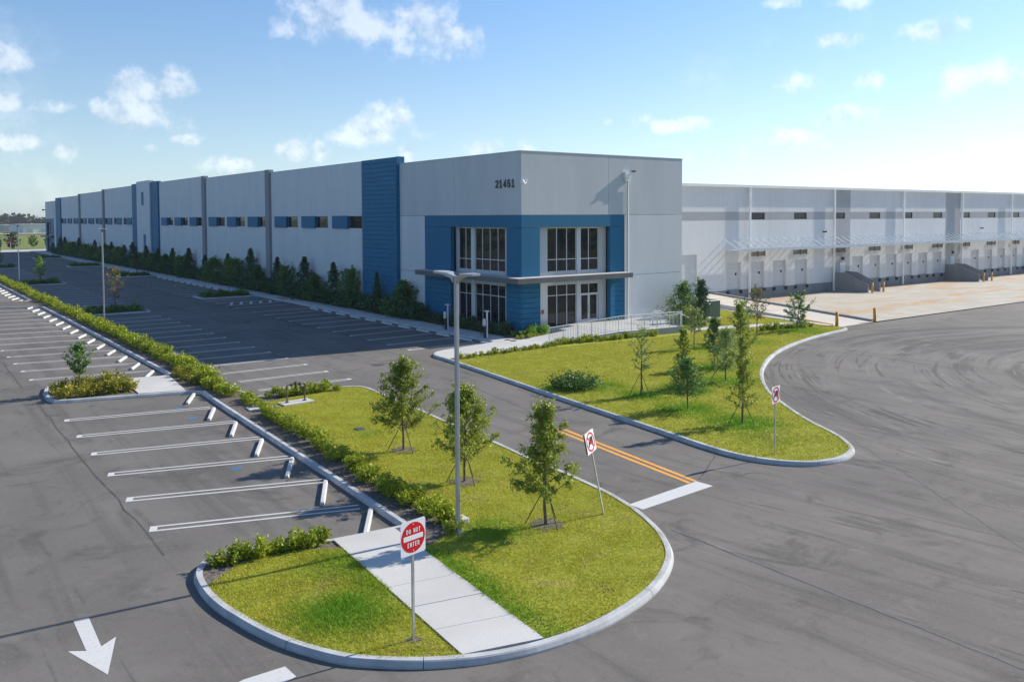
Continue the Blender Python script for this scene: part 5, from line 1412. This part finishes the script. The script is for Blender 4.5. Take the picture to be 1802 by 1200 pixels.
# shrub island of the left lot
for k in range(16): shrub('gold', 6.95+.42*(k % 8), 45.5+1.6*(k//8)+rp_.uniform(-.35,.35)-.1*(k%8)*.3, .1, 'yellow-green shrub around the small round-crowned tree', 'golden shrubs of the left island', 1.05)
for k in range(10): shrub('gold', 7.2+.5*(k % 5), 98.8+1.9*(k//5), .1, 'far yellow-green shrub in the second island of the left lot', 'golden shrubs of the second left island', 1.)
for i, (a, b) in enumerate(ISL_H):
    for k in range(14): shrub('green', 15.6+.62*(k % 7), a+.9+1.5*(k//7)+rp_.uniform(-.3,.3), .1, f'green shrub in the {ORDN[i]} hedge-side island counted from the camera', f'shrubs of the {ORDN[i]} hedge-side island', .9)
for i, (a, b) in enumerate(ISL_F):
    for k in range(14): shrub('green', 28.7+.68*(k % 7), a+.9+1.5*(k//7)+rp_.uniform(-.3,.3), .1, f'shaded green shrub in the {ORDN[i]} facade island counted from the camera', f'shrubs of the {ORDN[i]} facade island', .85)
# hedge row at the foot of the facade
yy = 50.3
while yy < 243:
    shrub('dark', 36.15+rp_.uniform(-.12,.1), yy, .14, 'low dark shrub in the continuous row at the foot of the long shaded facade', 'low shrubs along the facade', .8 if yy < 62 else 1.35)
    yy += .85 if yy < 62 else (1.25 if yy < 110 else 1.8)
for (x_, y_) in ((36.6,48.4),(37.3,48.2),(37.9,48.5),(38.35,48.1),(36.2,48.9),(37.6,48.75)): shrub('lime', x_, y_, .15, 'sunlit lime green plant at the blue entrance corner', 'lime plants at the entrance corner', .95)
for k in range(8): shrub('low', 35.7+.3*k, 47.85+.02*k-.25*(k%2), .15, 'low fringe plant before the lime green plants of the entrance corner', 'fringe plants at the entrance corner', .6)
# row under the railing
for k in range(30):
    x_ = 28.0+k*.56
    y_ = 43.25+.07*(x_-28) if x_ < 36 else ry(x_)-.45
    shrub('low', x_, y_+rp_.uniform(-.1,.1), .1, f'small plant along the walk and railing, {ORDN[k]} one from the left lawn corner', 'plants below the railing', 1. if x_ > 36 else .8)
for k in range(9): shrub('low', 52.6+.58*k, 40.35-.12*k, .1, f'small plant before the back path, {ORDN[k]} one counted toward the bollards', 'plants before the back path', 1.15)
for k in range(10): shrub('gold' if k % 3 else 'green', 49.2+.55*(k % 5), 44.9+.9*(k//5), .1, 'bushy plant around the dark green narrow tree beside the platform steps', 'shrubs beside the platform steps', 1.25)
tag(link_obj('low_bush', shrub_mesh(501,2.7,.72,'leaf_mound',3200,.13,34), None, (27.6,32.4,.1)), 'dark green low bush alone in the right lawn beside the bent pipe hoop', 'bush')
# tall evergreens and bushes against the facade
def conifer_mesh(seed, h, rad, mat, n=1700, size=.17):
    rg = np.random.default_rng(seed); t = rg.uniform(0,1,n)**1.25; a = rg.uniform(0,2*np.pi,n)
    lay = .78+.30*np.sin(t*26+2*np.sin(a*2+seed)); r_ = rad*(1.02-t)**.85*lay*np.sqrt(rg.uniform(.12,1,n))*(1+.18*np.sin(3*a+seed))
    C = np.column_stack([r_*np.cos(a), r_*np.sin(a), .1+h*t*.99])
    C += rg.normal(size=C.shape)*.05
    return crown_mesh('crown', C, rg, size, mat, .4)
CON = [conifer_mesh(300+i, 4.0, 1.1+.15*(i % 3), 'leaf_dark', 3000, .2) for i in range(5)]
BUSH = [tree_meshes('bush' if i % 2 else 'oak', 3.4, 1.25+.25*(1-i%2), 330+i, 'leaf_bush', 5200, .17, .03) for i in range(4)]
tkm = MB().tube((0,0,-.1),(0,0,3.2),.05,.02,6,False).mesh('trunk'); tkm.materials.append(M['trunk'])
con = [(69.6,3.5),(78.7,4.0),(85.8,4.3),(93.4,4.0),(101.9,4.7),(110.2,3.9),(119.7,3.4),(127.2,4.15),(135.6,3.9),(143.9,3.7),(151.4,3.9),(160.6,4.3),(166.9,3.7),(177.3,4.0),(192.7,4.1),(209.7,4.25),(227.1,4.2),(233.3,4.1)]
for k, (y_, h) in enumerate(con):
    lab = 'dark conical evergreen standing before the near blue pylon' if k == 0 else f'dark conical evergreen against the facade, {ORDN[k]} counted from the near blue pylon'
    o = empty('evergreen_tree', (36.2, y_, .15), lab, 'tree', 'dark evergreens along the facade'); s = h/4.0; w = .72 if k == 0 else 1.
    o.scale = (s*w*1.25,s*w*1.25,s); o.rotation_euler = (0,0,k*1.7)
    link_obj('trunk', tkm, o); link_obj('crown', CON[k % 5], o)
bsh = [(64.9,3.4,1.15),(74.9,4.0,.75),(83.1,3.0,.9),(90.8,3.5,.85),(99.2,3.3,.9),(107.3,3.8,1.),(115.7,3.6,1.1),(131,3.3,1.),(139.5,3.3,1.),(147.5,3.2,1.),(155.5,3.0,1.),(172.3,3.6,1.),(183,4.0,1.),(188,3.2,1.),(196,3.2,1.),(201.4,3.5,1.),(205,3.2,1.),(216.6,3.7,1.),(222,3.2,1.)]
for k, (y_, h, w) in enumerate(bsh):
    lab = 'large rounded bush between the near blue pylon and the entrance canopy' if k == 0 else f'leafy green bush against the facade, {ORDN[k]} counted from the entrance canopy'
    s = h/3.4
    o = empty('tall_bush', (36.15, y_, .15), lab, 'bush', 'green bushes along the facade'); o.scale = (s*w*1.12,s*w*1.12,s*.9); o.rotation_euler = (0,0,k*2.3)
    b = BUSH[k % 4]; link_obj('trunk', b[0], o); link_obj('crown', b[1], o)

# ------------------------------------------------------------------ beyond the lot
struct(MB().quad((-60,268.5,-.2),(230,268.5,-.2),(230,289,-.2),(-60,289,-.2)).build('far_road','far_road'))
struct(sheet('far_verge', [(-60,262.5),(33.6,262.5),(33.6,268.2),(-60,268.2)], .01, 'kerb'))
struct(MB().quad((-200,640,-.3),(600,560,-.3),(600,585,-.3),(-200,668,-.3)).build('far_road','far_road'))
rb = random.Random(9)
def far_hall(x0, y0, x1, y1, h, mat, label):
    o = empty('far_warehouse', ((x0+x1)/2,(y0+y1)/2,-.9), label, 'building', 'distant warehouses')
    MB().box(x0,y0,-.9,x1,y1,h).build('wall',mat,o)
    MB().box(x0-.5,y0-.5,h+.01,x1+.5,y1+.5,h+.5).build('roof','far_roof',o)
    n = int((x1-x0)/9)
    for k in range(n): MB().box(x0+3+k*9,y0-.3,-.5,x0+6+k*9,y0-.05,2.2).build('dock_door','far_roof',o)
far_hall(84,690,170,760,4.6,'far_white','distant long white warehouse beyond the green field'); far_hall(84,800,112,860,3.9,'far_roof','distant grey-roofed hall left of the white warehouse')
def wood(name, pts, n, hmin, hmax, spread, seed, label, mat='leaf_far', size=2.2, per=60):
    rg = np.random.default_rng(seed); pts = np.array(pts, float); C = []
    seg = rg.integers(0,len(pts)-1,n); t = rg.uniform(0,1,n)
    base = pts[seg]+(pts[seg+1]-pts[seg])*t[:,None]+rg.normal(size=(n,2))*spread
    h = rg.uniform(hmin,hmax,n)*(.8+.4*np.sin(base[:,0]*.013)**2)
    for i in range(n):
        r_ = h[i]*.42; q = rg.normal(size=(per,3)); q /= np.linalg.norm(q,axis=1)[:,None]; q *= rg.uniform(.5,1,per)[:,None]**.5
        C.append(np.column_stack([base[i,0]+q[:,0]*r_, base[i,1]+q[:,1]*r_, -.9+h[i]*.52+q[:,2]*h[i]*.48]))
    me = crown_mesh(name, np.concatenate(C), rg, size, mat, .8)
    o = link_obj(name, me); o['kind'] = 'stuff'; return tag(o, label, 'trees')
wood('far_wood', [(-300,1150),(200,1020),(700,900)], 420, 8, 13, 14, 5, 'distant dark tree line on the horizon behind the field', size=4.2, per=46)
wood('wooded_belt', [(-66,300),(-60,160),(-64,60),(-58,-60),(60,-75),(240,-60)], 300, 8, 13, 2.5, 6, 'belt of trees across the lot from the long facade', size=.9, per=150)
for k, (x, y_, h, w, lab) in enumerate(((34,305,4.8,2.3,'dark rounded tree at the edge of the far road'),(28.2,288,3.6,1.6,'dark tree at the left picture edge by the far road'),(41.5,318,3.6,1.9,'pale scrubby tree beside the far road, near the building end'),(46,322,3.2,.9,'thin light green tree by the far road close to the building corner'))):
    tm_, cm_ = tree_meshes('ball' if k < 2 else 'sparse', h, w, 700+k, ['leaf_far','leaf_far','leaf_pale','leaf_lime'][k], 1500, .45, .12)
    place_tree('roadside_tree', (tm_, cm_), (x,y_,-.5), lab, group='trees along the far road')
place_tree('lone_tree', tree_meshes('ball', 15, 2.6, 720, 'leaf_far', 500, 1.6, .3), (107,1010,-.9), 'tall lone tree above the distant tree line')
o = empty('stop_sign', (31.6,287,-.2), 'red octagonal stop sign far off by the road at the left edge', 'sign')
MB().tube((31.6,287,-.2),(31.6,287,3.0),.06).build('post','galv',o)
MB().prism([(.55*math.cos(R(22.5+45*k)),.55*math.sin(R(22.5+45*k))) for k in range(8)],0,.04)
m = MB(); pp = [(31.6+.5*math.cos(R(22.5+45*k)), 2.5+.5*math.sin(R(22.5+45*k))) for k in range(8)]
m.v = [(a,286.9,z) for a,z in pp]+[(a,286.86,z) for a,z in pp]; m.f = [tuple(range(8)),tuple(range(15,7,-1))]+[(i,8+i,8+(i+1)%8,(i+1)%8) for i in range(8)]
m.build('panel','far_red',o)
tag(MB().tube((46,300,-.4),(46,300,3.2),.22,.18,8).build('wooden_post','trunk'), 'dark wooden post beside the far road left of the building end', 'post')

# ------------------------------------------------------------------ thin summer haze
hz = bpy.data.materials.new('haze'); hz.use_nodes = True; hz.node_tree.nodes.clear()
pv = hz.node_tree.nodes.new('ShaderNodeVolumePrincipled'); ho = hz.node_tree.nodes.new('ShaderNodeOutputMaterial')
pv.inputs['Color'].default_value = (.95,.97,1,1); pv.inputs['Density'].default_value = .00014; pv.inputs['Anisotropy'].default_value = .35
hz.node_tree.links.new(pv.outputs[0], ho.inputs['Volume'])
ho_ = MB().box(-3900,-2900,-1.9,3900,4900,18).build('haze', hz, base=(0,0,-1.9)); ho_['kind'] = 'stuff'
tag(ho_, 'thin pale haze in the air over the whole site', 'haze')
